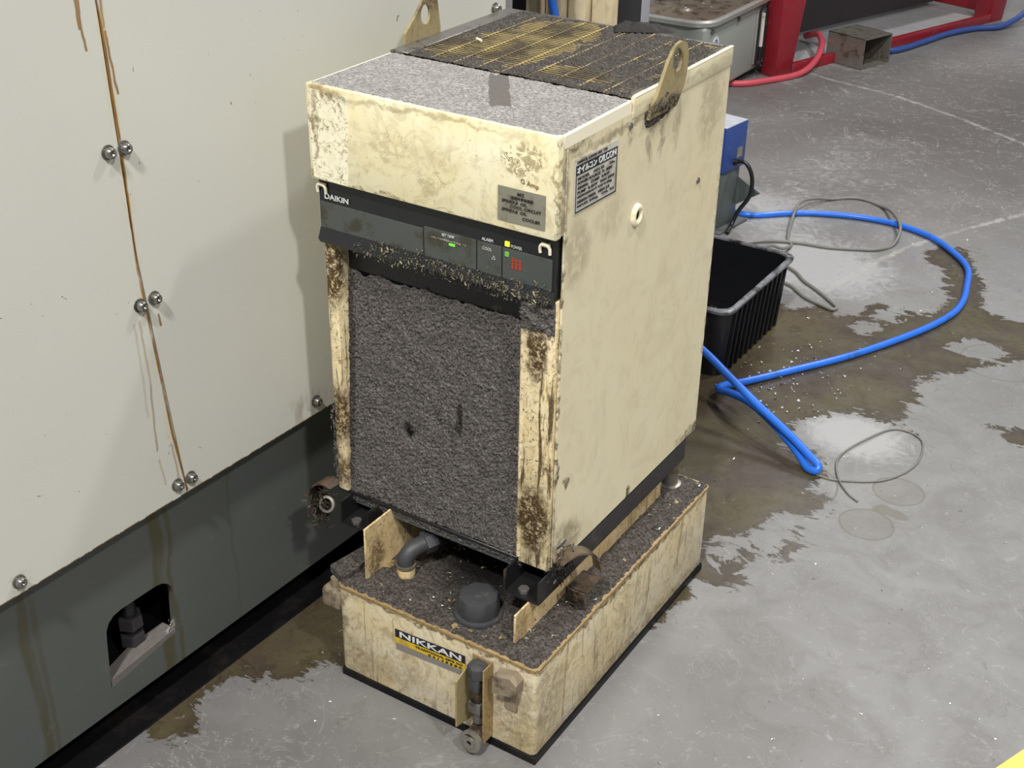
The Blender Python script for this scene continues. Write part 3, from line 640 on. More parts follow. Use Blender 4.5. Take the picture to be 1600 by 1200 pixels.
# filler cap: 8 sided knurled top on a round flange
b = B(); cx, cy = -0.0925, -0.0165
prof = []
n = 48
def capr(i, r): 
    a = 2 * math.pi * i / n; return r * (1 + 0.035 * math.cos(8 * a))
rings = []
for r, z, wob in ((0.0335, ZT, 0), (0.0345, ZT + 0.003, 0), (0.0335, ZT + 0.006, 0), (0.0285, ZT + 0.007, 0), (0.0290, ZT + 0.010, 0.5), (0.0285, ZT + 0.028, 1), (0.0262, ZT + 0.0335, 1), (0.020, ZT + 0.0352, 0.6), (0.0, ZT + 0.0358, 0)):
    if r == 0: rings.append([b.verts.new((cx, cy, z))]); continue
    rings.append([b.verts.new((cx + r * (1 + wob * 0.035 * math.cos(8 * 2 * math.pi * i / n)) * math.cos(2 * math.pi * i / n), cy + r * (1 + wob * 0.035 * math.cos(8 * 2 * math.pi * i / n)) * math.sin(2 * math.pi * i / n), z)) for i in range(n)])
for a_, c_ in zip(rings, rings[1:]):
    for i in range(n):
        j = (i + 1) % n
        if len(c_) == 1: b.faces.new((a_[i], a_[j], c_[0]))
        else: b.faces.new((a_[i], a_[j], c_[j], c_[i]))
obj('filler_cap', b, M['cap'], tank, label='dark ribbed filler cap')
# elbow fitting at the left
ex, ey = -0.2255, -0.003
b = B(); cyl(b, (ex, ey, ZT), (ex, ey, ZT + 0.018), 0.0125, 20); lathe(b, [(0.0125, 0), (0.0135, 0.003), (0.0125, 0.006), (0.0135, 0.009), (0.0125, 0.012)], (ex, ey, ZT + 0.004))
el = obj('pipe_fitting', b, M['bracket'], tank)
b = B(); tube(b, smooth_path([(ex, ey, ZT + 0.018), (ex, ey, ZT + 0.030), (ex + 0.004, ey + 0.010, ZT + 0.041), (ex + 0.012, ey + 0.028, ZT + 0.045), (ex + 0.016, ey + 0.036, ZT + 0.046)], 6), 0.0125, 16)
obj('elbow', b, M['cap'], el)
d = Vector((0.4, 0.9, 0.06)).normalized(); p = Vector((ex + 0.012, ey + 0.026, ZT + 0.045))
b = B(); cyl(b, p, p + d * 0.018, 0.0165, 6, bev=0.001); obj('nut', b, M['cap'], el)
b = B(); cyl(b, (ex, ey, ZT + 0.018), (ex, ey, ZT + 0.0225), 0.0148, 20); obj('collar', b, M['chip_dull'], el)
b = B(); tube(b, smooth_path([p + d * 0.016, p + d * 0.06, p + d * 0.16 + Vector((0, 0, -0.004)), p + d * 0.30], 6), 0.0135, 16); obj('hose', b, M['black_rubber'], tank)
# standpipe at the back right
b = B(); cyl(b, (-0.0185, 0.418, ZT), (-0.0185, 0.418, 0.232), 0.0125, 24); cyl(b, (-0.0185, 0.418, ZT), (-0.0185, 0.418, ZT + 0.004), 0.0185, 24, bev=0.001); obj('standpipe', b, M['duct'], tank)
for x, y in ((0.0229, 0.098), (0.0205, 0.297), (0.0205, 0.437), (-0.284, 0.16), (-0.284, 0.43)):
    b = B(); cyl(b, (x, y, ZT), (x, y, ZT + 0.0035), 0.0062, 20, bev=0.001); cyl(b, (x, y, ZT + 0.003), (x, y, ZT + 0.0052), 0.004, 6); obj('lid_screw', b, M['bolt'], tank)
# level gauge guard, valve and drain at the front
b = B()
box(b, -0.0665, -0.0640, Y0 - 0.040, Y0 - 0.0005, 0.037, 0.139, 0.0005, 1)
for v in b.verts:
    if v.co.y < Y0 - 0.01: v.co.z += (0.088 - v.co.z) * 0.22
obj('guard_flange', b, M['lug'], tank)
b = B(); box(b, -0.0335, -0.0315, Y0 - 0.024, Y0 - 0.0005, 0.020, 0.150, 0.0005, 1); obj('guard_flange', b, M['lid'], tank)
b = B(); box(b, -0.064, -0.032, Y0 - 0.0022, Y0 - 0.0004, 0.020, 0.150, 0.0005, 1); gb = obj('guard_back', b, M['lid'], tank)
b = B(); cyl(b, (-0.048, Y0 - 0.013, 0.128), (-0.048, Y0 - 0.013, 0.146), 0.0145, 6, bev=0.001); box(b, -0.057, -0.040, Y0 - 0.024, Y0 - 0.002, 0.105, 0.128, 0.002); gg = obj('level_gauge', b, M['cap'], tank)
b = B(); cyl(b, (-0.0485, Y0 - 0.013, 0.085), (-0.0485, Y0 - 0.013, 0.108), 0.0095, 20); obj('glass', b, M['rust_steel'], gg)
b = B(); box(b, -0.058, -0.038, Y0 - 0.023, Y0 - 0.002, 0.066, 0.085, 0.002); cyl(b, (-0.0475, Y0 - 0.011, 0.046), (-0.0475, Y0 - 0.011, 0.068), 0.008, 18); obj('lower_body', b, M['dirty_steel'], gg)
b = B(); cyl(b, (-0.046, Y0 - 0.034, 0.026), (-0.046, Y0 + 0.001, 0.030), 0.0135, 28, bev=0.001); dv = obj('drain_valve', b, M['rust_steel'], tank)
b = B(); lathe(b, [(0.004, -0.004), (0.004, 0.003), (0.0085, 0.003), (0.0085, 0.001), (0.0125, 0.001), (0.0165, 0.0), (0.0165, -0.006), (0.013, -0.008)], (-0.046, Y0 - 0.035, 0.026), (0, -1, 0.1), 32); obj('drain_nut', b, M['duct'], dv)
b = B(); lathe(b, [(0.0, 0.0005), (0.0040, 0.0005)], (-0.046, Y0 - 0.034, 0.026), (0, -1, 0.1), 16); obj('bore', b, M['black_void'], dv)
# corner clamp block
b = B(); prism(b, [(-0.0215, 0.116), (0.015, 0.124), (0.016, 0.144), (0.006, 0.152), (-0.020, 0.146)], 1, Y0 - 0.020, Y0); box(b, -0.012, 0.008, Y0 - 0.004, Y0, 0.082, 0.124, 0.001, 1); obj('corner_block', b, M['old_block'], tank)
# lug at the left front corner
b = B(); box(b, X0 - 0.030, X0 + 0.004, Y0 - 0.004, Y0 + 0.026, 0.118, 0.150, 0.006, 2); cyl(b, (X0 - 0.013, Y0 + 0.012, 0.15), (X0 - 0.013, Y0 + 0.012, 0.163), 0.008, 12); obj('corner_block', b, M['old_block'], tank)
b = B(); prism(b, [(X0 - 0.028, Y0 + 0.018), (X0 + 0.004, Y0 + 0.004), (X0 + 0.010, Y0 + 0.03), (X0 + 0.004, Y0 + 0.085), (X0 - 0.016, Y0 + 0.082)], 2, ZT - 0.002, ZT + 0.010); obj('lift_plate', b, M['tank_dirt_and_shade'], tank)
# maker's label on the front, slightly turned down to the right
def quad_plate(name, P, n, th, mat, parent, label=None):
    P = [Vector(p) for p in P]; n = Vector(n) * th; b = B()
    a = [b.verts.new(p) for p in P]; c = [b.verts.new(p + n) for p in P]; b.faces.new(a); b.faces.new(c)
    for i in range(4): b.faces.new((a[i], a[(i + 1) % 4], c[(i + 1) % 4], c[i]))
    return obj(name, b, mat, parent, smooth=False, label=label)
yf = Y0 - 0.0003
u = Vector((0.1172, 0, 0.0068)).normalized(); vv = Vector((-0.03, 0, 1)).normalized()
def lp(a, c): return Vector((-0.1935, yf, 0.0955)) + u * a + vv * c
lab = quad_plate('maker_label', [lp(0, 0), lp(0.118, 0), lp(0.118, 0.036), lp(0, 0.036)], (0, -1, 0), 0.0006, M['label_silver'], tank, 'grey, yellow and black sticker')
def lq(a, c): return lp(a, c) + Vector((0, -0.0006, 0))
quad_plate('black_band', [lq(0, 0.022), lq(0.118, 0.022), lq(0.118, 0.036), lq(0, 0.036)], (0, -1, 0), 0.0003, M['label_black'], lab)
quad_plate('yellow_band', [lq(0.0, 0.012), lq(0.118, 0.009), lq(0.118, 0.022), lq(0, 0.022)], (0, -1, 0), 0.0003, M['label_yellow'], lab)
text('NIKKAN', tuple(lq(0.008, 0.0245)), u, vv, 0.104, 0.0095, M['white_text'], lab, bold=0.02, lift=0.0004)
text('TRADITIONAL MFG CO', tuple(lq(0.034, 0.0165)), u, vv, 0.080, 0.0035, M['dark_text'], lab, bold=0.03, lift=0.0004)
text('0 4 1 6 5 5 8 0', tuple(lq(0.056, 0.0108)), u, vv, 0.056, 0.0038, M['dark_text'], lab, bold=0.04, lift=0.0004)

# ------------------------------------------------------------------ oil cooler cabinet
C = thing('oil_cooler', 'tall dirty cream oil cooler cabinet with lint-clogged front filter standing on the low tank', 'oil cooler', (-0.18, 0.22, 0.2168))
W, D, H0, H1 = 0.36, 0.4566, 0.2535, 0.8558
FY = 0.0145
# front cover: hollow hood (front, top with bright folded edges, returns)
b = B(); box(b, -W, 0, 0, 0.012, 0.7334, H1, 0.0016, 2); hood = obj('front_cover', b, M['cover'], C)
b = B(); box(b, -W, 0, 0.011, 0.170, 0.838, H1 - 0.0008, 0.0012, 1); obj('cover_top', b, M['edge'], C)
b = B(); box(b, -W + 0.0004, -0.0004, 0.010, 0.020, 0.7345, 0.845, 0.001, 1); obj('cover_return', b, M['side'], C)
b = B(); prism(b, [(-0.3545, 0.7365), (-0.300, 0.7345), (-0.2945, 0.8480), (-0.3565, 0.8500)], 1, -0.0008, 0.0); obj('old_tape', b, M['tape_patch'], C, smooth=False)
def dusth(a, c):
    x, y = -W + 0.003 + a, 0.0035 + c
    e = min(a, W - 0.006 - a, c) ; k = min(1, e / 0.006)
    h = k * (0.0016 + 0.0008 * fz(x, y, 1.7, 120, 3) + 0.0007 * fz(x, y, 0.3, 420, 2))
    # thinner, darker dust band running from the grille towards the front right
    dx, dy = (x + 0.150), (y - 0.110); al = dx * 0.56 + dy * -0.83; ac = dx * 0.83 + dy * 0.56
    if abs(al) < 0.066 and abs(ac) < 0.0125: h *= 0.45
    if math.hypot(x + 0.289, y - 0.121) < 0.003: h = -0.001
    return h
dst = heightgrid('dust_layer', (-W + 0.003, 0.0035, H1 - 0.0006), (1, 0, 0), (0, 1, 0), W - 0.006, 0.164, 230, 110, dusth, M['top_dust'], C, kind='stuff')
mesh = dst.data; mesh.materials.append(M['dust_band'])
off = LOC[C]
for p in mesh.polygons:
    c0 = p.center + off; dx, dy = (c0.x + 0.150), (c0.y - 0.110)
    al = dx * 0.56 - dy * 0.83; ac = dx * 0.83 + dy * 0.56
    if abs(al) < 0.065 + 0.003 * math.sin(ac * 600) and abs(ac) < 0.0125 + 0.0015 * fz(c0.x, c0.y, 0, 90): p.material_index = 1
# shell panels
b = B(); box(b, -0.003, 0, 0.0195, D - 0.001, H0 + 0.002, 0.840, 0.0008, 1); obj('side_cover', b, M['side'], C)
b = B(); box(b, -W, -W + 0.003, 0.0195, D - 0.001, H0 + 0.002, 0.840, 0.0008, 1); obj('side_cover', b, M['side'], C)
b = B(); box(b, -W + 0.003, -0.003, D - 0.004, D, H0 + 0.002, 0.840, 0.0008, 1); obj('back_cover', b, M['side'], C)
b = B(); box(b, -W + 0.004, -0.004, 0.06, D - 0.005, H0 + 0.004, 0.815); obj('inner_core', b, M['black_void'], C, smooth=False)
b = B(); box(b, -W + 0.001, -0.001, 0.0165, D - 0.001, H0 - 0.001, H0 + 0.004, 0.001, 1); obj('floor_pan', b, M['black_steel'], C)
# rear frame round the grille
FR0 = 0.172
b = B(); box(b, -0.004, 0.0015, FR0, D, 0.832, H1 + 0.002, 0.0012, 2); fr = obj('top_frame', b, M['side'], C)
b = B(); box(b, -0.0035, 0.0018, FR0 + 0.002, D, H1 + 0.0012, H1 + 0.0028, 0.0005, 1); obj('frame_edge', b, M['edge'], fr)
b = B(); box(b, -W - 0.0015, -W + 0.004, FR0, D, 0.832, H1 + 0.002, 0.0012, 2); box(b, -W, 0, D - 0.004, D + 0.001, 0.832, H1 + 0.002, 0.001, 1); box(b, -W, -W + 0.026, FR0 + 0.002, D, H1 - 0.002, H1 + 0.0022, 0.001, 1)
box(b, -0.014, 0, FR0 + 0.002, D, H1 - 0.002, H1 + 0.0005, 0.0005, 1)
obj('frame_rail', b, M['dirty_steel'], fr)
# wires
zW = H1 - 0.0005
b = B(); cyl(b, (-0.166, 0, 0), (0.166, 0, 0), 0.00075, 6); me_h = bpy.data.meshes.new('grille_wire'); b.to_mesh(me_h); b.free(); me_h.materials.append(M['wire'])
b = B(); cyl(b, (0, -0.138, 0), (0, 0.138, 0), 0.0010, 6); me_v = bpy.data.meshes.new('grille_rib'); b.to_mesh(me_v); b.free(); me_v.materials.append(M['wire'])
k = 0
y = 0.178
while y < 0.451:
    o = bpy.data.objects.new('grille_wire', me_h); COL.objects.link(o); o.parent = C; o.location = Vector((-0.170, y, zW)) - LOC[C]; y += 0.0078
for i in range(10):
    o = bpy.data.objects.new('grille_rib', me_v); COL.objects.link(o); o.parent = C; o.location = Vector((-0.335 + i * 0.0365, 0.314, zW + 0.0011)) - LOC[C]
CLEAR = [(-0.24, 0.30, 0.075, 0.10), (-0.115, 0.225, 0.055, 0.028), (-0.29, 0.25, 0.05, 0.055), (-0.235, 0.40, 0.06, 0.06)]
def linth(a, c):
    x, y = -0.342 + a, 0.172 + c
    m = -0.2
    for cx_, cy_, rx, ry in CLEAR: m = max(m, 1 - math.hypot((x - cx_) / rx, (y - cy_) / ry))
    m += 0.35 * fz(x, y, 0.5, 22, 3)
    cov = min(1, max(0, 0.72 - m * 1.5))
    return -0.0045 + cov * 0.0058 + 0.0010 * fz(x, y, 2, 150, 3) + 0.0012 * fz(x, y, 7, 420, 2) * cov + 0.0013 * cov * math.cos((y - 0.178) / 0.0078 * 6.2832)
heightgrid('top_lint', (-0.342, 0.172, zW), (1, 0, 0), (0, 1, 0), 0.338, 0.280, 240, 200, linth, M['top_lint'], C, kind='stuff', skirt=False)
# lifting lugs
def lug(x0, x1, outer, hole, name):
    b = B(); plate_hole(b, outer, hole, 0, x0, x1); return obj(name, b, M['lug'], C, smooth=False)
hc = (0.2737, 0.8812)
hole = [(hc[0] + 0.0125 * math.cos(t) - 0.003 * math.sin(t), hc[1] + 0.0150 * math.sin(t)) for t in [2 * math.pi * i / 20 for i in range(20)]]
lug(0.0018, 0.0062, [(0.2052, 0.8221), (0.2800, 0.8215), (0.298, 0.8440), (0.3038, 0.8633), (0.3045, 0.8800), (0.300, 0.8935), (0.292, 0.9000), (0.2825, 0.9025), (0.272, 0.9015), (0.262, 0.8970), (0.2535, 0.8890), (0.2482, 0.8837), (0.2235, 0.8471), (0.212, 0.838)], hole, 'lifting_lug')
hole = [(0.2515 + 0.011 * math.cos(t), 0.8885 + 0.0135 * math.sin(t)) for t in [2 * math.pi * i / 20 for i in range(20)]]
lug(-0.3645, -0.3605, [(0.205, 0.842), (0.2855, 0.842), (0.2860, 0.8640), (0.279, 0.905), (0.273, 0.915), (0.263, 0.919), (0.252, 0.914), (0.244, 0.906), (0.229, 0.890), (0.2055, 0.871)], hole, 'lifting_lug')
def gsm(a, c):
    y_, z_ = 0.203 + a, 0.806 + c
    k = max(0, 1 - abs(a - 0.046) / 0.048) * max(0, 1 - abs(c - 0.020 - a * 0.16) / 0.024)
    return (0.0075 * min(1, 1.6 * k) * (0.7 + 0.9 * fz(y_, z_, 0, 140, 3))) if k > 0.06 else -0.001
heightgrid('grease_smear', (0.0, 0.203, 0.806), (0, 1, 0), (0, 0, 1), 0.094, 0.050, 60, 34, gsm, M['tank_dirt_and_shade'], C, kind='stuff')
# rubber grommet and screw on the right side
b = B(); lathe(b, [(0.0062, -0.001), (0.0062, 0.003), (0.0078, 0.0048), (0.0105, 0.0052), (0.0130, 0.0035), (0.0138, 0.0)], (0, 0.198, 0.7005), (1, 0, 0), 36)
for v in b.verts: v.co.z = 0.7005 + (v.co.z - 0.7005) * 1.12
gr = obj('grommet', b, M['cover'], C, smooth='all', label='pale oval ring around a small hole')
b = B(); lathe(b, [(0.0, 0.0012), (0.0064, 0.0012)], (0, 0.198, 0.7005), (1, 0, 0), 24); obj('hole', b, M['black_void'], gr)
for yy, zz in ((0.3794, 0.6904), (0.168, 0.824)):
    b = B(); lathe(b, [(0, 0.003), (0.0025, 0.0028), (0.0044, 0.0015), (0.0046, 0)], (0, yy, zz), (1, 0, 0), 18); obj('side_screw', b, M['bolt'], C)
# data plate on the right side
def sp(a, c):
    o_ = Vector((0.0003, 0.0375, 0.7535)); uu = Vector((0, 1, -0.034)).normalized(); v2 = Vector((0, -0.022, 1)).normalized(); return o_ + uu * a + v2 * c
uu = Vector((0, 1, -0.034)).normalized(); v2 = Vector((0, -0.022, 1)).normalized()
dp = quad_plate('data_plate', [sp(0, 0), sp(0.101, 0), sp(0.101, 0.0665), sp(0, 0.0665)], (1, 0, 0), 0.0006, M['label_white'], C, 'white and black data plate')
def s2(a, c): return sp(a, c) + Vector((0.0006, 0, 0))
def sband(a0, a1, c0, c1, mat, nm): return quad_plate(nm, [s2(a0, c0), s2(a1, c0), s2(a1, c1), s2(a0, c1)], (1, 0, 0), 0.0003, mat, dp)
sband(0.002, 0.100, 0.0465, 0.0585, M['label_black'], 'header_band')
sband(0.002, 0.0034, 0.001, 0.0465, M['label_black'], 'border'); sband(0.0986, 0.100, 0.001, 0.0465, M['label_black'], 'border'); sband(0.002, 0.100, 0.001, 0.0026, M['label_black'], 'border')
text('オイルコン', tuple(s2(0.004, 0.0485)), uu, v2, 0.045, 0.0082, M['white_text'], dp, bold=0.02, lift=0.0004)
text('OILCON', tuple(s2(0.054, 0.0485)), uu, v2, 0.042, 0.0082, M['white_text'], dp, bold=0.02, lift=0.0004)
text('DAIKIN OIL COOLING UNIT  TYPE', tuple(s2(0.004, 0.0607)), uu, v2, 0.070, 0.0035, M['dark_text'], dp)
ROWS = ['MODEL    AKS 53      No.', 'POWER SOURCE  3~ 200V', '50/60Hz   COMP.  0.4kW', 'PUMP  0.4kW   FAN 25W', 'REFRIGERANT R22 0.45kg', 'DESIGN PRESS.  HIGH 2.8', 'MASS 56kg   OIL 32']
for i, r in enumerate(ROWS):
    text(r, tuple(s2(0.006, 0.0405 - i * 0.0057)), uu, v2, 0.088 - 0.006 * (i % 3), 0.0036, M['dark_text'], dp, bold=0.015)
# plate on the front cover
def fp(a, c): return Vector((-0.0785, -0.0003, 0.7436)) + Vector((1, 0, 0)) * a + Vector((0, 0, 1)) * c
ML = quad_plate('grey_plate', [fp(0, 0), fp(0.0640, 0), fp(0.0640, 0.0418), fp(0, 0.0418)], (0, -1, 0), 0.0009, M['label_grey'], C, 'small grey metal notice plate')
for s_, a, c, w_, h_ in (('MZ', 0.027, 0.0345, 0.009, 0.0038), ('主軸冷却油温度', 0.018, 0.0290, 0.030, 0.0040), ('SPINDLE  OIL', 0.006, 0.0235, 0.034, 0.0036), ('COOL CIRCUIT', 0.017, 0.0182, 0.042, 0.0036), ('SPINDLE  OIL', 0.006, 0.0128, 0.034, 0.0036), ('COOLER', 0.034, 0.0062, 0.024, 0.0036)):
    text(s_, tuple(fp(a, c) + Vector((0, -0.0009, 0))), (1, 0, 0), (0, 0, 1), w_, h_, M['dark_text'], ML, bold=0.01)
text('G Amp', (-0.048, -0.0003, 0.7925), (1, 0, -0.12), (0, 0, 1), 0.024, 0.007, M['brown_text'], C)
# control panel
PY = 0.012
b = B(); box(b, -0.3590, -0.0055, PY, PY + 0.03, 0.6520, 0.7345, 0.001, 1); cp = obj('control_panel', b, M['black_panel'], C, label='black control panel strip')
for x0, x1 in ((-0.3565, -0.1955), (-0.1935, -0.1170), (-0.1150, -0.0808), (-0.0788, -0.0105)):
    b = B(); box(b, x0, x1, PY - 0.0008, PY + 0.001, 0.6640, 0.7035 if x0 > -0.3 else 0.7000, 0.0003, 1); obj('window', b, M['window'], cp, smooth=False)
TY = PY - 0.0009
text('DAIKIN', (-0.3485, TY, 0.7052), (1, 0, 0), (0, 0, 1), 0.0385, 0.0072, M['white_text'], cp, bold=0.02)
text('SET TEMP', (-0.166, TY, 0.6975), (1, 0, 0), (0, 0, 1), 0.018, 0.0034, M['white_text'], cp)
text('OIL-TEMPERATURE  °C', (-0.182, TY, 0.6915), (1, 0, 0), (0, 0, 1), 0.052, 0.0024, M['label_white'], cp)
text('ALARM', (-0.108, TY, 0.7062), (1, 0, 0), (0, 0, 1), 0.016, 0.0040, M['white_text'], cp)
text('COOL', (-0.107, TY, 0.6945), (1, 0, 0), (0, 0, 1), 0.013, 0.0038, M['label_white'], cp)
text('POWER', (-0.0665, TY, 0.7060), (1, 0, 0), (0, 0, 1), 0.015, 0.0040, M['label_white'], cp)
text('△', (-0.094, TY, 0.685), (1, 0, 0), (0, 0, 1), 0.006, 0.005, M['label_white'], cp)
b = B()
for k in range(3): box(b, -0.0660 + k * 0.0052, -0.0630 + k * 0.0052, TY - 0.0006, TY, 0.6790, 0.6945 - 0.001 * k, 0.0003, 1)
for k in range(3): box(b, -0.0665, -0.0515, TY - 0.0007, TY, 0.6815 + k * 0.0042, 0.6825 + k * 0.0042)
obj('red_mark', b, M['red_text'], cp, smooth=False)
for x, z, w_, h_, m_ in ((-0.1560, 0.6872, 0.0085, 0.0028, 'led_green'), (-0.0755, 0.7062, 0.0062, 0.0062, 'led_yellow'), (-0.0755, 0.6930, 0.0058, 0.0062, 'led_dim')):
    b = B(); box(b, x, x + w_, TY - 0.001, TY + 0.001, z, z + h_, 0.0004, 1); obj('indicator_lamp', b, M[m_], cp)
# slanting lower lip, black gap beneath
b = B(); prism(b, [(PY - 0.001, 0.6640), (PY - 0.007, 0.6500), (PY - 0.004, 0.6440), (PY + 0.026, 0.6440), (PY + 0.026, 0.6640)], 0, -0.3585, -0.0060); obj('panel_lip', b, M['black_panel'], C, smooth=False)
def lip_pt():
    x = -0.3 + 0.29 * random.random() ** 0.8; z = random.gauss(0.655, 0.007); z = min(max(z, 0.643), 0.674)
    return ((x, PY - 0.002 - 0.005 * max(0, (0.664 - z) / 0.014), z), (0, -0.9, 0.3))
swarf('caught_swarf', 380, lip_pt, 0.0042, M['chip_dull'], cp, curl=1.6)
swarf('fine_swarf', 800, lip_pt, 0.0026, M['swarf_dark'], cp, curl=1.6)
for x in (-0.3585, -0.0262):
    b = B(); z = 0.7195 if x < -0.1 else 0.7175
    tube(b, smooth_path([(x, PY - 0.002, z - 0.007), (x, PY - 0.003, z), (x + 0.003, PY - 0.0035, z + 0.004), (x + 0.010, PY - 0.0035, z + 0.004), (x + 0.013, PY - 0.003, z), (x + 0.013, PY - 0.002, z - 0.007)], 5), 0.0020, 8); box(b, x, x + 0.013, PY - 0.002, PY, z, z + 0.006, 0.001, 1)
    obj('spring_clip', b, M['edge'], C)
# recess, posts, filter
b = B(); box(b, -0.357, -0.003, 0.048, 0.06, H0 + 0.004, 0.66); obj('recess_back', b, M['black_void'], C, smooth=False)
b = B(); box(b, -0.3590, -0.3400, FY, 0.050, 0.2555, 0.648, 0.004, 2)
for v in b.verts: v.co.x += 0.0012 * math.sin(v.co.z * 30)
obj('front_post', b, M['post'], C)
b = B(); box(b, -0.0500, -0.0040, FY, 0.050, 0.2540, 0.650, 0.0015, 2); obj('front_post', b, M['post'], C)
b = B(); cyl(b, (-0.0505, FY + 0.001, 0.262), (-0.0505, FY + 0.001, 0.606), 0.0030, 10); obj('filter_rail', b, M['post'], C)
FTILT = math.atan(0.0185 / 0.36); FV = Vector((0, math.sin(FTILT), math.cos(FTILT)))
def filth(a, c):
    x, z = -0.3395 + a, 0.246 + c
    h = 0.004 + 0.0020 * fz(x, z, 0.9, 45, 3) + 0.0022 * fz(x, z, 4.4, 230, 3) + 0.0016 * fz(x, z, 8.4, 620, 2)
    for cx_, cz_, rx, rz, k_ in ((-0.238, 0.385, 0.011, 0.016, 0.005), (-0.155, 0.425, 0.006, 0.030, 0.005), (-0.2, 0.588, 0.02, 0.012, 0.003), (-0.25, 0.598, 0.05, 0.01, 0.002)):
        q_ = math.hypot((x - cx_) / rx, (z - cz_) / rz)
        if q_ < 1: h -= k_ * (1 - q_ * q_)
    if c > 0.352 + 0.008 * fz(x, 0, 0, 40): h -= 0.006
    return h
heightgrid('clogged_filter', (-0.3395, 0.0235, 0.246), (1, 0, 0), FV, 0.2895, 0.362, 290, 360, filth, M['filter_lint'], C, kind='stuff', label='filter matted with grey lint')
b = B(); box(b, -0.3395, -0.050, 0.0005, 0.012, 0.0, 0.3615, M=Matrix.Translation((0, 0.0235, 0.246)) @ Matrix.Rotation(-FTILT, 4, 'X')); obj('filter_core', b, M['black_void'], C, smooth=False)
b = B(); box(b, -0.3400, -0.050, 0.041, 0.046, 0.600, 0.652); obj('upper_rail', b, M['black_steel'], C, smooth=False)
def capdust(a, c):
    x, z = -0.052 + a, 0.598 + c; return 0.003 + 0.003 * fz(x, z, 0.9, 90, 3) + 0.002 * fz(x, z, 4, 400, 2) - (0.006 if c < 0.008 + 0.006 * fz(x, 0, 0, 200) else 0)
heightgrid('matted_lint', (-0.052, FY - 0.001, 0.598), (1, 0, 0), (0, 0, 1), 0.047, 0.050, 60, 60, capdust, M['filter_lint'], C, kind='stuff')
def lint_pt():
    c = random.uniform(0.004, 0.358); x = random.uniform(-0.335, -0.055)
    return ((x, 0.0235 + c * math.sin(FTILT) - filth(x + 0.3395, c) - 0.0004, 0.246 + c), (0, -1, 0))
swarf('loose_lint', 6500, lint_pt, 0.0032, M['lint_fibre'], C, curl=2.5, width=0.13)
swarf('dark_lint', 4500, lint_pt, 0.0030, M['black_rubber'], C, curl=2.5, width=0.14)
def edge_pt():
    t = random.random()
    if t < 0.5: return ((random.uniform(-0.34, -0.05), 0.020, random.gauss(0.247, 0.003)), (0, -0.8, -0.6))
    if t < 0.75: return ((random.gauss(-0.3595, 0.002), 0.016, random.uniform(0.26, 0.42)), (-0.8, -0.6, 0))
    return ((random.gauss(-0.052, 0.0015), 0.014, random.uniform(0.26, 0.64)), (0, -1, 0))
swarf('edge_lint', 700, edge_pt, 0.0055, M['lint_fibre'], C, curl=2.5, width=0.14)
b = B(); box(b, -0.338, -0.052, 0.024, 0.040, 0.234, 0.2475, 0.001, 1); obj('lower_rail', b, M['stand_grey'], C)
# black channel runners
def channel(x0, x1, z0, z1, y0, y1, name):
    t = 0.0028; b = B()
    prism(b, [(x0, z0), (x1, z0), (x1, z1), (x1 - t, z1), (x1 - t, z0 + t), (x0 + t, z0 + t), (x0 + t, z1), (x0, z1)], 1, y0, y1)
    return obj(name, b, M['black_steel'], C, smooth=False)
channel(-0.0560, -0.0005, 0.2168, 0.2532, -0.012, 0.425, 'runner'); channel(-0.3370, -0.2860, 0.2168, 0.2532, -0.008, 0.425, 'runner')
for x in (-0.031, -0.314):
    b = B(); cyl(b, (x, 0.000, 0.2196), (x, 0.000, 0.226), 0.008, 6, bev=0.0006); obj('runner_bolt', b, M['dirty_steel'], C, smooth=False)
# bent rusty latches left and right
b = B(); strip(b, smooth_path([(0.003, 0.022, 0.262), (0.010, 0.028, 0.274), (0.020, 0.045, 0.280), (0.027, 0.066, 0.270), (0.030, 0.084, 0.250), (0.030, 0.094, 0.226)], 5), (0.75, -0.45, 0.1), 0.022, 0.003)
lt = obj('latch', b, M['latch'], C, label='bent rusty latch strap')
b = B(); box(b, 0.004, 0.034, 0.058, 0.100, 0.205, 0.2085, 0.001, 1, Matrix.Translation((0, 0, 0))); box(b, 0.003, 0.032, 0.052, 0.056, 0.186, 0.2085, 0.001, 1); cyl(b, (0.018, 0.049, 0.198), (0.018, 0.060, 0.198), 0.007, 6, bev=0.0006); obj('latch_plate', b, M['rust_steel'], lt, smooth=False)
b = B(); strip(b, smooth_path([(-0.358, 0.010, 0.262), (-0.372, 0.006, 0.268), (-0.384, 0.002, 0.262), (-0.388, 0.0, 0.244), (-0.380, 0.0, 0.232), (-0.366, 0.004, 0.236)], 5), (0.2, 0.9, 0.1), 0.024, 0.003)
lt2 = obj('latch', b, M['rust_steel'], C, label='rusty latch strap clogged with fibres')
b = B(); lathe(b, [(0.009, 0), (0.0125, 0.001), (0.0125, 0.004), (0.009, 0.005), (0.009, 0)], (-0.362, -0.006, 0.238), (0.2, -1, 0.5), 22); obj('latch_ring', b, M['duct'], lt2)
def fib(): return ((random.gauss(-0.378, 0.009), random.gauss(-0.004, 0.005), random.gauss(0.228, 0.012)), Vector((random.gauss(0, 1), random.gauss(0, 1), random.gauss(0, 1))).normalized())
swarf('caught_fibres', 190, fib, 0.016, M['rust_steel'], lt2, curl=1.6, width=0.12)
def fib2(): return ((random.gauss(0.006, 0.004), random.gauss(0.03, 0.014), random.gauss(0.262, 0.010)), Vector((1, random.gauss(0, .6), random.gauss(0, .6))).normalized())
swarf('caught_fibres', 160, fib2, 0.013, M['black_rubber'], lt, curl=1.6, width=0.14)

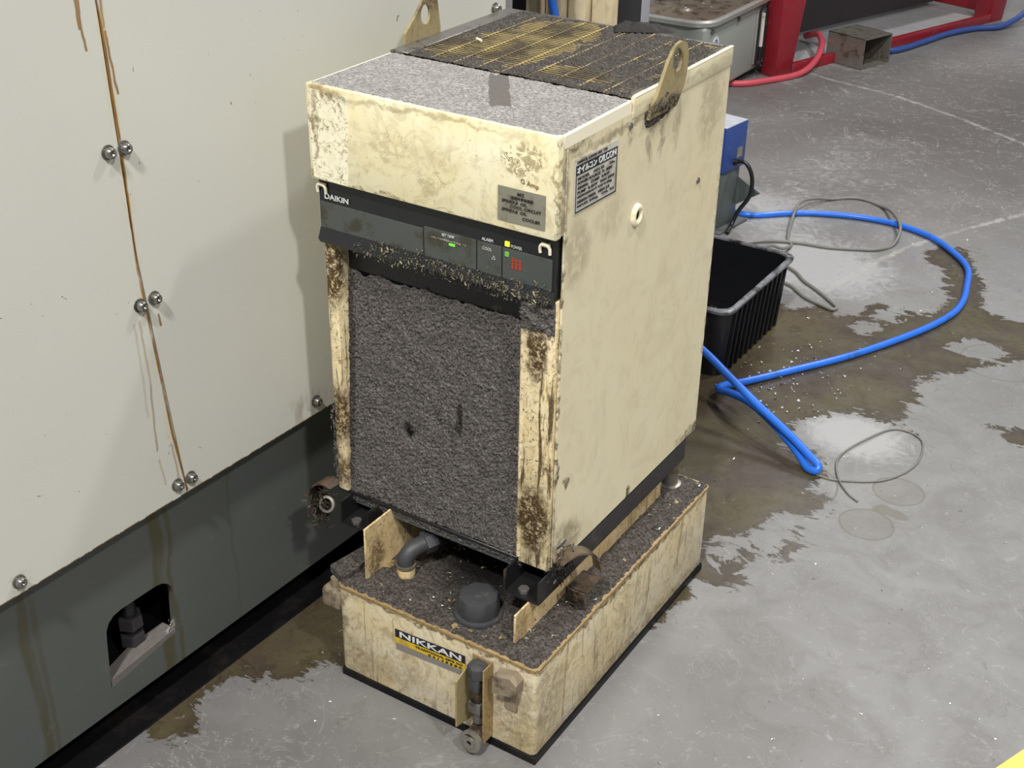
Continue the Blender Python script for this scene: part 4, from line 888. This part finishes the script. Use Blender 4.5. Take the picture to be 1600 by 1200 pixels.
# black cloth lying on the back edge of the cabinet
def clothh(a, c): 
    k = math.sin(math.pi * min(1, max(0, a / 0.085))) ** 0.5 * math.sin(math.pi * min(1, max(0, c / 0.032))) ** 0.6
    return k * (0.013 * (1 - a / 0.13) + 0.006 * fz(a, c, 3, 60, 3)) 
M['cloth'] = plain('black_oily_cloth', (34, 30, 28), 0.75, var=0.3, bump=0.0006)
clo = heightgrid('cloth_scrap', (-0.165, 0.425, H1 + 0.0030), (0.86, 0.50, 0), (-0.50, 0.86, 0), 0.085, 0.032, 50, 24, clothh, M['cloth'], None)
tag(clo, 'crumpled black cloth scrap on the back edge of the cabinet top', 'cloth')
wc = B(); cyl(wc, (-0.292, 0.273, H1 + 0.006), (-0.281, 0.268, H1 + 0.006), 0.0017, 8)
wc = obj('white_chip', wc, M['edge'], None); tag(wc, 'tiny white plastic peg lying on the wire grille', 'scrap')

# ------------------------------------------------------------------ black crate behind the cabinet
crate = thing('plastic_crate', 'black ribbed plastic crate on the wet floor behind the cabinet', 'crate', (-0.40, 1.22, 0.0))
cx0, cx1, cy0, cy1, ch = -0.50, -0.199, 1.045, 1.405, 0.16
def crate_ring(bm, ins, z, r=0.03, n=5):
    P = []
    for (sx, sy) in ((1, -1), (1, 1), (-1, 1), (-1, -1)):
        X_ = cx1 - ins - r if sx > 0 else cx0 + ins + r; Y_ = cy1 - ins - r if sy > 0 else cy0 + ins + r
        a0 = {(1, -1): -90, (1, 1): 0, (-1, 1): 90, (-1, -1): 180}[(sx, sy)]
        for i in range(n + 1):
            a = math.radians(a0 + 90 * i / n); P.append(bm.verts.new((X_ + r * math.cos(a), Y_ + r * math.sin(a), z)))
    return P
def skin(bm, rings):
    for a, c in zip(rings, rings[1:]):
        for i in range(len(a)): bm.faces.new((a[i], a[(i + 1) % len(a)], c[(i + 1) % len(a)], c[i]))
b = B(); R_ = [crate_ring(b, 0.016, 0.0), crate_ring(b, 0.005, ch - 0.012), crate_ring(b, 0.008, ch - 0.004), crate_ring(b, 0.011, ch - 0.004), crate_ring(b, 0.021, 0.006)]
skin(b, R_); b.faces.new(R_[0]); b.faces.new(R_[-1]); obj('crate_shell', b, M['black_crate'], crate)
b = B(); R_ = [crate_ring(b, 0.004, ch - 0.010), crate_ring(b, -0.002, ch - 0.008), crate_ring(b, -0.003, ch - 0.002), crate_ring(b, 0.000, ch), crate_ring(b, 0.009, ch), crate_ring(b, 0.010, ch - 0.006)]
skin(b, R_); obj('crate_rim', b, M['crate_rim'], crate)
for i in range(11):
    yy = cy0 + 0.045 + i * 0.0265
    b = B(); prism(b, [(yy - 0.003, 0.0), (yy + 0.003, 0.0), (yy + 0.003, 1.0), (yy - 0.003, 1.0)], 0, 0, 1); b.free(); b = B()
    q = [b.verts.new(p) for p in ((cx1 - 0.016, yy - 0.003, 0.002), (cx1 - 0.010, yy - 0.002, 0.002), (cx1 - 0.010, yy + 0.002, 0.002), (cx1 - 0.016, yy + 0.003, 0.002),
                                  (cx1 - 0.006, yy - 0.003, ch - 0.012), (cx1 - 0.000, yy - 0.002, ch - 0.012), (cx1 - 0.000, yy + 0.002, ch - 0.012), (cx1 - 0.006, yy + 0.003, ch - 0.012))]
    for f in ((0, 1, 2, 3), (4, 5, 6, 7), (0, 1, 5, 4), (1, 2, 6, 5), (2, 3, 7, 6), (3, 0, 4, 7)): b.faces.new([q[i_] for i_ in f])
    obj('rib', b, M['black_crate'], crate, smooth=False)
swarf('wet_chips', 120, lambda: ((random.gauss(-0.36, 0.04), random.gauss(1.25, 0.06), 0.008), (0, 0, 1)), 0.008, M['chip_dull'], crate)

# ------------------------------------------------------------------ skimmer with blue box
sk = thing('oil_skimmer', 'blue control box on a dark grey steel stand behind the black crate', 'skimmer', (-0.53, 1.78, 0.0))
Rz = Matrix.Translation((-0.549, 1.7806, 0)) @ Matrix.Rotation(math.radians(-7.3), 4, 'Z')
def rb(bm, *a, bev=0.0): return box(bm, *a, bev=bev, M=Rz)
b = B(); rb(b, -0.10, -0.004, 0.004, 0.092, 0.0, 0.160, bev=0.002); obj('stand', b, M['stand_grey'], sk)
b = B(); rb(b, -0.13, 0.018, -0.02, 0.12, 0.0, 0.006, bev=0.001); obj('base_plate', b, M['stand_grey'], sk)
b = B(); prism(b, [(-0.004, 0.128), (0.066, 0.098), (-0.004, 0.050)], 1, 0.086, 0.090); b.transform(Rz); obj('side_fin', b, M['stand_grey'], sk, smooth=False)
b = B(); rb(b, -0.10, 0.0, 0.0, 0.104, 0.157, 0.277, bev=0.002); bx = obj('control_box', b, M['blue_box'], sk, label='blue enamelled control box')
b = B(); rb(b, -0.099, -0.001, 0.001, 0.103, 0.2768, 0.2785); obj('dusty_lid', b, M['box_top'], bx, smooth=False)
b = B(); rb(b, 0.0, 0.0015, 0.062, 0.086, 0.186, 0.212); obj('small_label', b, M['label_grey'], bx, smooth=False)
p0 = Rz @ Vector((0.0, 0.052, 0.178))
b = B(); cyl(b, p0 - Vector((0.003, 0, 0)), p0 + Vector((0.010, 0.001, 0)), 0.008, 14); obj('cable_gland', b, M['black_rubber'], bx)
b = B(); tube(b, smooth_path([p0] + [Rz @ Vector(q) for q in ((0.030, 0.056, 0.182), (0.052, 0.058, 0.150), (0.054, 0.055, 0.100), (0.032, 0.045, 0.055), (0.024, 0.030, 0.020), (0.030, 0.0, 0.0055))], 8), 0.0055, 10)
cb = obj('power_cable', b, M['black_rubber'], None); tag(cb, 'black power cable looping down from the blue control box', 'cable')

# ------------------------------------------------------------------ hoses and cables on the floor
r = 0.0078
P = [(-0.75, 1.935, r), (-0.62, 1.925, r), (-0.52, 1.922, r), (-0.44, 1.99, r), (-0.3678, 2.038, r), (-0.27, 2.075, r), (-0.1714, 2.0822, r), (-0.07, 2.05, r), (0.0107, 1.9797, r), (0.065, 1.905, r), (0.0917, 1.8061, r), (0.110, 1.70, r), (0.104, 1.6074, r), (0.065, 1.48, r), (-0.0137, 1.3039, r), (-0.09, 1.175, r),
     (-0.155, 1.065, r + 0.002), (-0.180, 1.010, 0.018), (-0.176, 0.976, 0.026), (-0.140, 0.952, 0.040), (-0.088, 0.926, 0.047), (-0.022, 0.890, 0.038), (0.038, 0.855, 0.020), (0.068, 0.832, 0.009), (0.083, 0.8245, 0.0085), (0.092, 0.826, 0.0120), (0.089, 0.8325, 0.019), (0.066, 0.842, 0.028), (0.018, 0.862, 0.045), (-0.055, 0.886, 0.070), (-0.13, 0.908, 0.101), (-0.19, 0.925, 0.127), (-0.26, 0.94, 0.150), (-0.36, 0.95, 0.160)]
b = B(); tube(b, smooth_path(P, 8), r, 14)
hs = obj('blue_hose', b, M['blue_hose'], None, smooth='all'); tag(hs, 'bright blue hose curving in a wide loop over the wet floor', 'hose')
r = 0.0042
P = [(-0.39, 1.46, 0.05), (-0.365, 1.54, 0.075), (-0.350, 1.64, 0.060), (-0.346, 1.72, 0.025), (-0.352, 1.80, r), (-0.375, 1.835, r), (-0.405, 1.93, 0.012), (-0.425, 2.03, 0.026), (-0.4132, 2.1082, 0.018), (-0.38, 2.17, r), (-0.3244, 2.2164, r), (-0.25, 2.195, r), (-0.193, 2.1211, 0.020), (-0.146, 2.03, 0.021), (-0.1368, 1.9516, r), (-0.16, 1.90, r), (-0.2018, 1.8722, r), (-0.27, 1.84, r), (-0.3416, 1.8252, r), (-0.41, 1.79, r + 0.002), (-0.47, 1.72, r), (-0.50, 1.62, r)]
b = B(); tube(b, smooth_path(P, 8), r, 10); o = obj('grey_cable', b, M['grey_cable'], None, smooth='all'); tag(o, 'grey cable looping across the blue hose behind the crate', 'cable')
P = [(-0.40, 1.62, r), (-0.34, 1.675, r), (-0.285, 1.655, r), (-0.245, 1.615, r), (-0.19, 1.575, r), (-0.135, 1.528, r), (-0.125, 1.512, r), (-0.134, 1.503, r), (-0.16, 1.51, r), (-0.21, 1.53, r), (-0.27, 1.575, r), (-0.34, 1.575, r)]
b = B(); tube(b, smooth_path(P, 8), r, 10); o = obj('grey_cable', b, M['grey_cable'], None, smooth='all'); tag(o, 'short narrow bight of grey cable beside the crate corner', 'cable')
# thin dark wire rings
P = [(0.0983, 0.824, 0.002), (0.1331, 0.8295, 0.002), (0.2017, 0.8756, 0.002), (0.2346, 0.9599, 0.002), (0.2179, 1.0522, 0.002), (0.1629, 1.0665, 0.002), (0.130, 0.998, 0.005), (0.1065, 0.9084, 0.004), (0.1259, 0.8425, 0.004), (0.160, 0.800, 0.002), (0.186, 0.7832, 0.002)]
b = B(); tube(b, smooth_path(P, 10), 0.0019, 8); o = obj('thin_wire', b, M['grey_cable'], None, smooth='all'); tag(o, 'thin dark wire lying in an open loop past the blue hose end', 'wire')

# red hose and far blue hose
P = [(-1.35, 2.98, 0.01), (-1.15, 3.0, 0.01), (-1.04, 3.02, 0.01), (-0.97, 3.12, 0.01), (-0.912, 3.25, 0.012), (-0.90, 3.36, 0.03), (-0.92, 3.48, 0.06), (-0.98, 3.60, 0.07), (-1.05, 3.66, 0.04)]
b = B(); tube(b, smooth_path(P, 8), 0.0115, 12); o = obj('red_hose', b, M['red_hose'], None, smooth='all'); tag(o, 'pinkish red hose curving past the near leg of the red frame', 'hose')
P = [(-0.83, 3.70, 0.012), (-0.735, 3.76, 0.012), (-0.685, 3.93, 0.012), (-0.64, 4.13, 0.012), (-0.575, 4.28, 0.012), (-0.50, 4.36, 0.014), (-0.46, 4.46, 0.03), (-0.42, 4.60, 0.06), (-0.30, 4.9, 0.06)]
b = B(); tube(b, smooth_path(P, 8), 0.0115, 12); o = obj('blue_hose', b, M['blue_box'], None, smooth='all'); tag(o, 'dull blue hose along the red floor rail at the far right', 'hose')

# ------------------------------------------------------------------ square duct offcut
du = thing('square_duct', 'short open square steel duct on the floor in front of the red frame', 'duct', (-0.82, 3.60, 0))
Md = Matrix.Translation((-0.757, 3.468, 0)) @ Matrix.Rotation(math.radians(-18), 4, 'Z')
for nm, dims in (('front_wall', (-0.165, 0.0, 0.0, 0.003, 0.0, 0.110)), ('back_wall', (-0.165, 0.0, 0.157, 0.16, 0.0, 0.110)), ('top_wall', (-0.165, 0.0, 0.0, 0.16, 0.107, 0.110)), ('bottom_wall', (-0.165, 0.0, 0.0, 0.16, 0.0, 0.003))):
    b = B(); box(b, *dims, M=Md); obj(nm, b, M['duct'], du, smooth=False)
b = B(); box(b, -0.165, -0.16, 0.003, 0.157, 0.003, 0.107, M=Md); obj('end_wall', b, M['black_void'], du, smooth=False)

# ------------------------------------------------------------------ red machine frame
rf = thing('red_machine', 'red painted steel machine frame with tapering leg at the far right', 'machine', (-0.975, 3.19, 0), rotz=-math.radians(18), local=True)
def legbm(x0, x1, y0, y1, h, tx):
    b = B(); q = [(x0, y0), (x1, y0), (x1, y1), (x0, y1)]
    a = [b.verts.new((x, y, 0)) for x, y in q]; c = [b.verts.new((x + (tx if x == x1 else 0), y + (0.07 * (y == y1)), h)) for x, y in q]
    b.faces.new(a); b.faces.new(c)
    for i in range(4): b.faces.new((a[i], a[(i + 1) % 4], c[(i + 1) % 4], c[i]))
    bmesh.ops.bevel(b, geom=b.edges[:], offset=0.003, segments=2, profile=0.5, affect='EDGES'); return b
obj('leg', legbm(-0.068, 0.0, 0.0, 0.085, 0.45, 0.0), M['red_paint'], rf)
obj('leg', legbm(-0.08, 0.0, 1.34, 1.43, 0.45, 0.0), M['red_paint'], rf)
b = B(); box(b, -0.022, 0.0, 0.08, 1.35, 0.0, 0.035, 0.002); obj('floor_rail', b, M['red_paint'], rf)
b = B(); box(b, -0.60, -0.07, 1.40, 1.43, 0.02, 0.16, 0.002); obj('cross_rail', b, M['red_paint'], rf)
b = B(); box(b, -0.60, -0.02, 0.10, 1.40, 0.003, 0.008); obj('drip_tray', b, M['pale_tray'], rf)
b = B(); box(b, -0.30, -0.29, 0.20, 1.35, 0.03, 0.6); obj('dark_panel', b, M['dark_sheet'], rf)
b = B(); box(b, -0.60, 0.02, 0.0, 1.5, 0.42, 0.9, 0.01); obj('machine_body', b, M['red_paint'], rf)

# ------------------------------------------------------------------ grey steel tank with tray
st = thing('coolant_tank', 'pale grey steel tank with oily tray top and sight tube behind the cabinet', 'tank', (-1.25, 3.0, 0))
sx0, sx1, sy0, sy1 = -1.75, -1.045, 2.715, 3.30
b = B(); box(b, sx0, sx1, sy0, sy1, 0.026, 0.262, 0.014, 3); obj('tank_body', b, M['steel_tank'], st)
def rr(bm, ins, z, r, n=6):
    P = []
    for (sx, sy), a0 in (((1, -1), -90), ((1, 1), 0), ((-1, 1), 90), ((-1, -1), 180)):
        X_ = sx1 - ins - r if sx > 0 else sx0 + ins + r; Y_ = sy1 - ins - r if sy > 0 else sy0 + ins + r
        for i in range(n + 1):
            a = math.radians(a0 + 90 * i / n); P.append(bm.verts.new((X_ + r * math.cos(a), Y_ + r * math.sin(a), z)))
    return P
b = B(); R_ = [rr(b, 0.004, 0.258, 0.07), rr(b, -0.016, 0.262, 0.08), rr(b, -0.018, 0.276, 0.08), rr(b, -0.012, 0.282, 0.08), rr(b, -0.002, 0.281, 0.075), rr(b, 0.004, 0.272, 0.07)]; skin(b, R_); obj('tray_rim', b, M['tank_rim'], st)
b = B(); R_ = [rr(b, 0.003, 0.2595, 0.07), rr(b, 0.003, 0.272, 0.07)]; skin(b, R_); b.faces.new(R_[-1]); b.faces.new(R_[0]); obj('tray_floor', b, M['tray_top'], st)
b = B(); R_ = [rr(b, 0.12, 0.272, 0.05), rr(b, 0.125, 0.279, 0.05), rr(b, 0.14, 0.279, 0.05)]; skin(b, R_); b.faces.new(R_[-1]); obj('tray_panel', b, M['tray_top'], st)
b = B(); cyl(b, (-1.30, 2.95, 0.275), (-1.30, 2.95, 0.33), 0.045, 24); cyl(b, (-1.22, 3.02, 0.275), (-1.22, 3.02, 0.30), 0.014, 14); obj('pump', b, M['dirty_steel'], st)
swarf('tray_chips', 60, lambda: ((random.uniform(-1.4, -1.08), random.uniform(2.76, 3.2), 0.2805), (0, 0, 1)), 0.012, M['chip'], st)
# sight tube
pts = []
yc, hw = 3.165, 0.030
b = B(); tube(b, smooth_path([(sx1 + 0.012, yc - hw, 0.235), (sx1 + 0.012, yc - hw, 0.15), (sx1 + 0.012, yc - hw, 0.06), (sx1 + 0.012, yc, 0.042), (sx1 + 0.012, yc + hw, 0.06), (sx1 + 0.012, yc + hw, 0.15), (sx1 + 0.012, yc + hw, 0.235), (sx1 + 0.012, yc, 0.250), (sx1 + 0.012, yc - hw, 0.235)], 6), 0.0042, 8); sg = obj('sight_frame', b, M['black_steel'], st)
b = B(); box(b, sx1 - 0.001, sx1 + 0.006, yc - hw, yc + hw, 0.05, 0.24, 0.003); obj('sight_plate', b, M['tank_rim'], sg)
b = B(); cyl(b, (sx1 + 0.012, yc, 0.11), (sx1 + 0.012, yc, 0.225), 0.007, 12); obj('sight_tube', b, M['label_white'], sg)
b = B(); cyl(b, (sx1 + 0.012, yc, 0.06), (sx1 + 0.012, yc, 0.11), 0.009, 12); obj('sight_level', b, M['black_rubber'], sg)
b = B(); cyl(b, (sx1, 2.80, 0.195), (sx1 + 0.002, 2.80, 0.195), 0.024, 28); tg = obj('round_tag', b, M['white_text'], st, label='round white tag with blue numeral')
M['blue_print'] = plain('blue_print', (40, 76, 130), 0.5)
text('0', (sx1 + 0.002, 2.789, 0.180), (0, 1, 0), (0, 0, 1), 0.020, 0.030, M['blue_print'], tg)
for yy in (2.76, 2.97): 
    b = B(); cyl(b, (sx1, yy, 0.243), (sx1 + 0.008, yy, 0.243), 0.008, 10); obj('rivet', b, M['bolt'], st)
for yy in (2.8, 3.2):
    b = B(); box(b, -1.7, -1.1, yy - 0.02, yy + 0.02, 0, 0.028); obj('skid', b, M['black_steel'], st, smooth=False)

# ------------------------------------------------------------------ beige slabs (neighbouring machine), column, blue riser
bm_ = thing('ribbed_cover', 'stained beige ribbed machine cover behind the cabinet top', 'machine cover', (-0.9, 1.35, 0))
xs = [-0.668, -0.634, -0.606, -0.584, -0.560, -0.532, -0.486]
for i, (xa, xb) in enumerate(zip(xs, xs[1:])):
    yo = 1.0 + (0.018 if i % 2 else 0.0)
    b = B(); box(b, xa + 0.001, xb - 0.001, yo, yo + 0.03, 0.02, 0.95, 0.005, 2)
    obj('cover_rib', b, M['beige'], bm_)
b = B(); box(b, -0.72, -0.515, 1.035, 1.20, 0.0, 0.95, 0.003); obj('cover_body', b, M['black_steel'], bm_)
b = B(); tube(b, smooth_path([(-0.605, 0.965, 0.95), (-0.588, 0.962, 0.77), (-0.575, 0.960, 0.71), (-0.56, 0.955, 0.62), (-0.53, 0.95, 0.4), (-0.52, 0.95, 0.2), (-0.52, 0.95, 0.008)], 8), 0.0085, 12)
o = obj('blue_hose', b, M['blue_hose'], None, smooth='all'); tag(o, 'blue hose rising in front of the beige ribbed cover', 'hose')
co_ = thing('grey_column', 'grey painted box section post behind the cabinet top', 'post', (-0.76, 1.65, 0))
b = B(); box(b, -0.797, -0.770, 1.60, 1.68, 0.0, 1.3, 0.003); obj('post_half', b, M['column'], co_)
b = B(); box(b, -0.768, -0.735, 1.60, 1.68, 0.0, 1.3, 0.003); obj('post_half', b, M['column'], co_)

# ------------------------------------------------------------------ yellow floor line, small litter
b = B(); prism(b, [(0.300, -0.378), (0.5650, 0.272), (0.5885, 0.330), (0.920, 1.150), (1.012, 1.112), (0.392, -0.416)], 2, 0.0, 0.0012)
yl = obj('yellow_floor_line', b, M['yellow_paint'], None, smooth=False); tag(yl, 'yellow painted floor marking at the bottom right corner', 'floor marking')
def flp(): 
    while True:
        x = random.uniform(-0.45, 0.6); y = random.uniform(-0.45, 2.2)
        if X0 - 0.02 < x < X1 + 0.02 and Y0 - 0.02 < y < Y1 + 0.02: continue
        if -0.63 < x < -0.19 and 1.03 < y < 1.42: continue
        if x < -0.40 and y < 1.2 and random.random() < 0.85: continue
        return ((x, y, 0.0003), (0, 0, 1))
fl = swarf('floor_chips', 420, flp, 0.0042, M['chip'], None); tag(fl, 'scattered bright metal chips over the concrete floor', 'metal chips')
def flw(): return ((random.gauss(-0.08, 0.06), random.gauss(1.13, 0.10), 0.0003), (0, 0, 1))
f2 = swarf('white_crumbs', 170, flw, 0.0045, M['box_top'], None, width=0.6); tag(f2, 'pale crumbs strewn in the oily puddle beside the crate', 'debris')
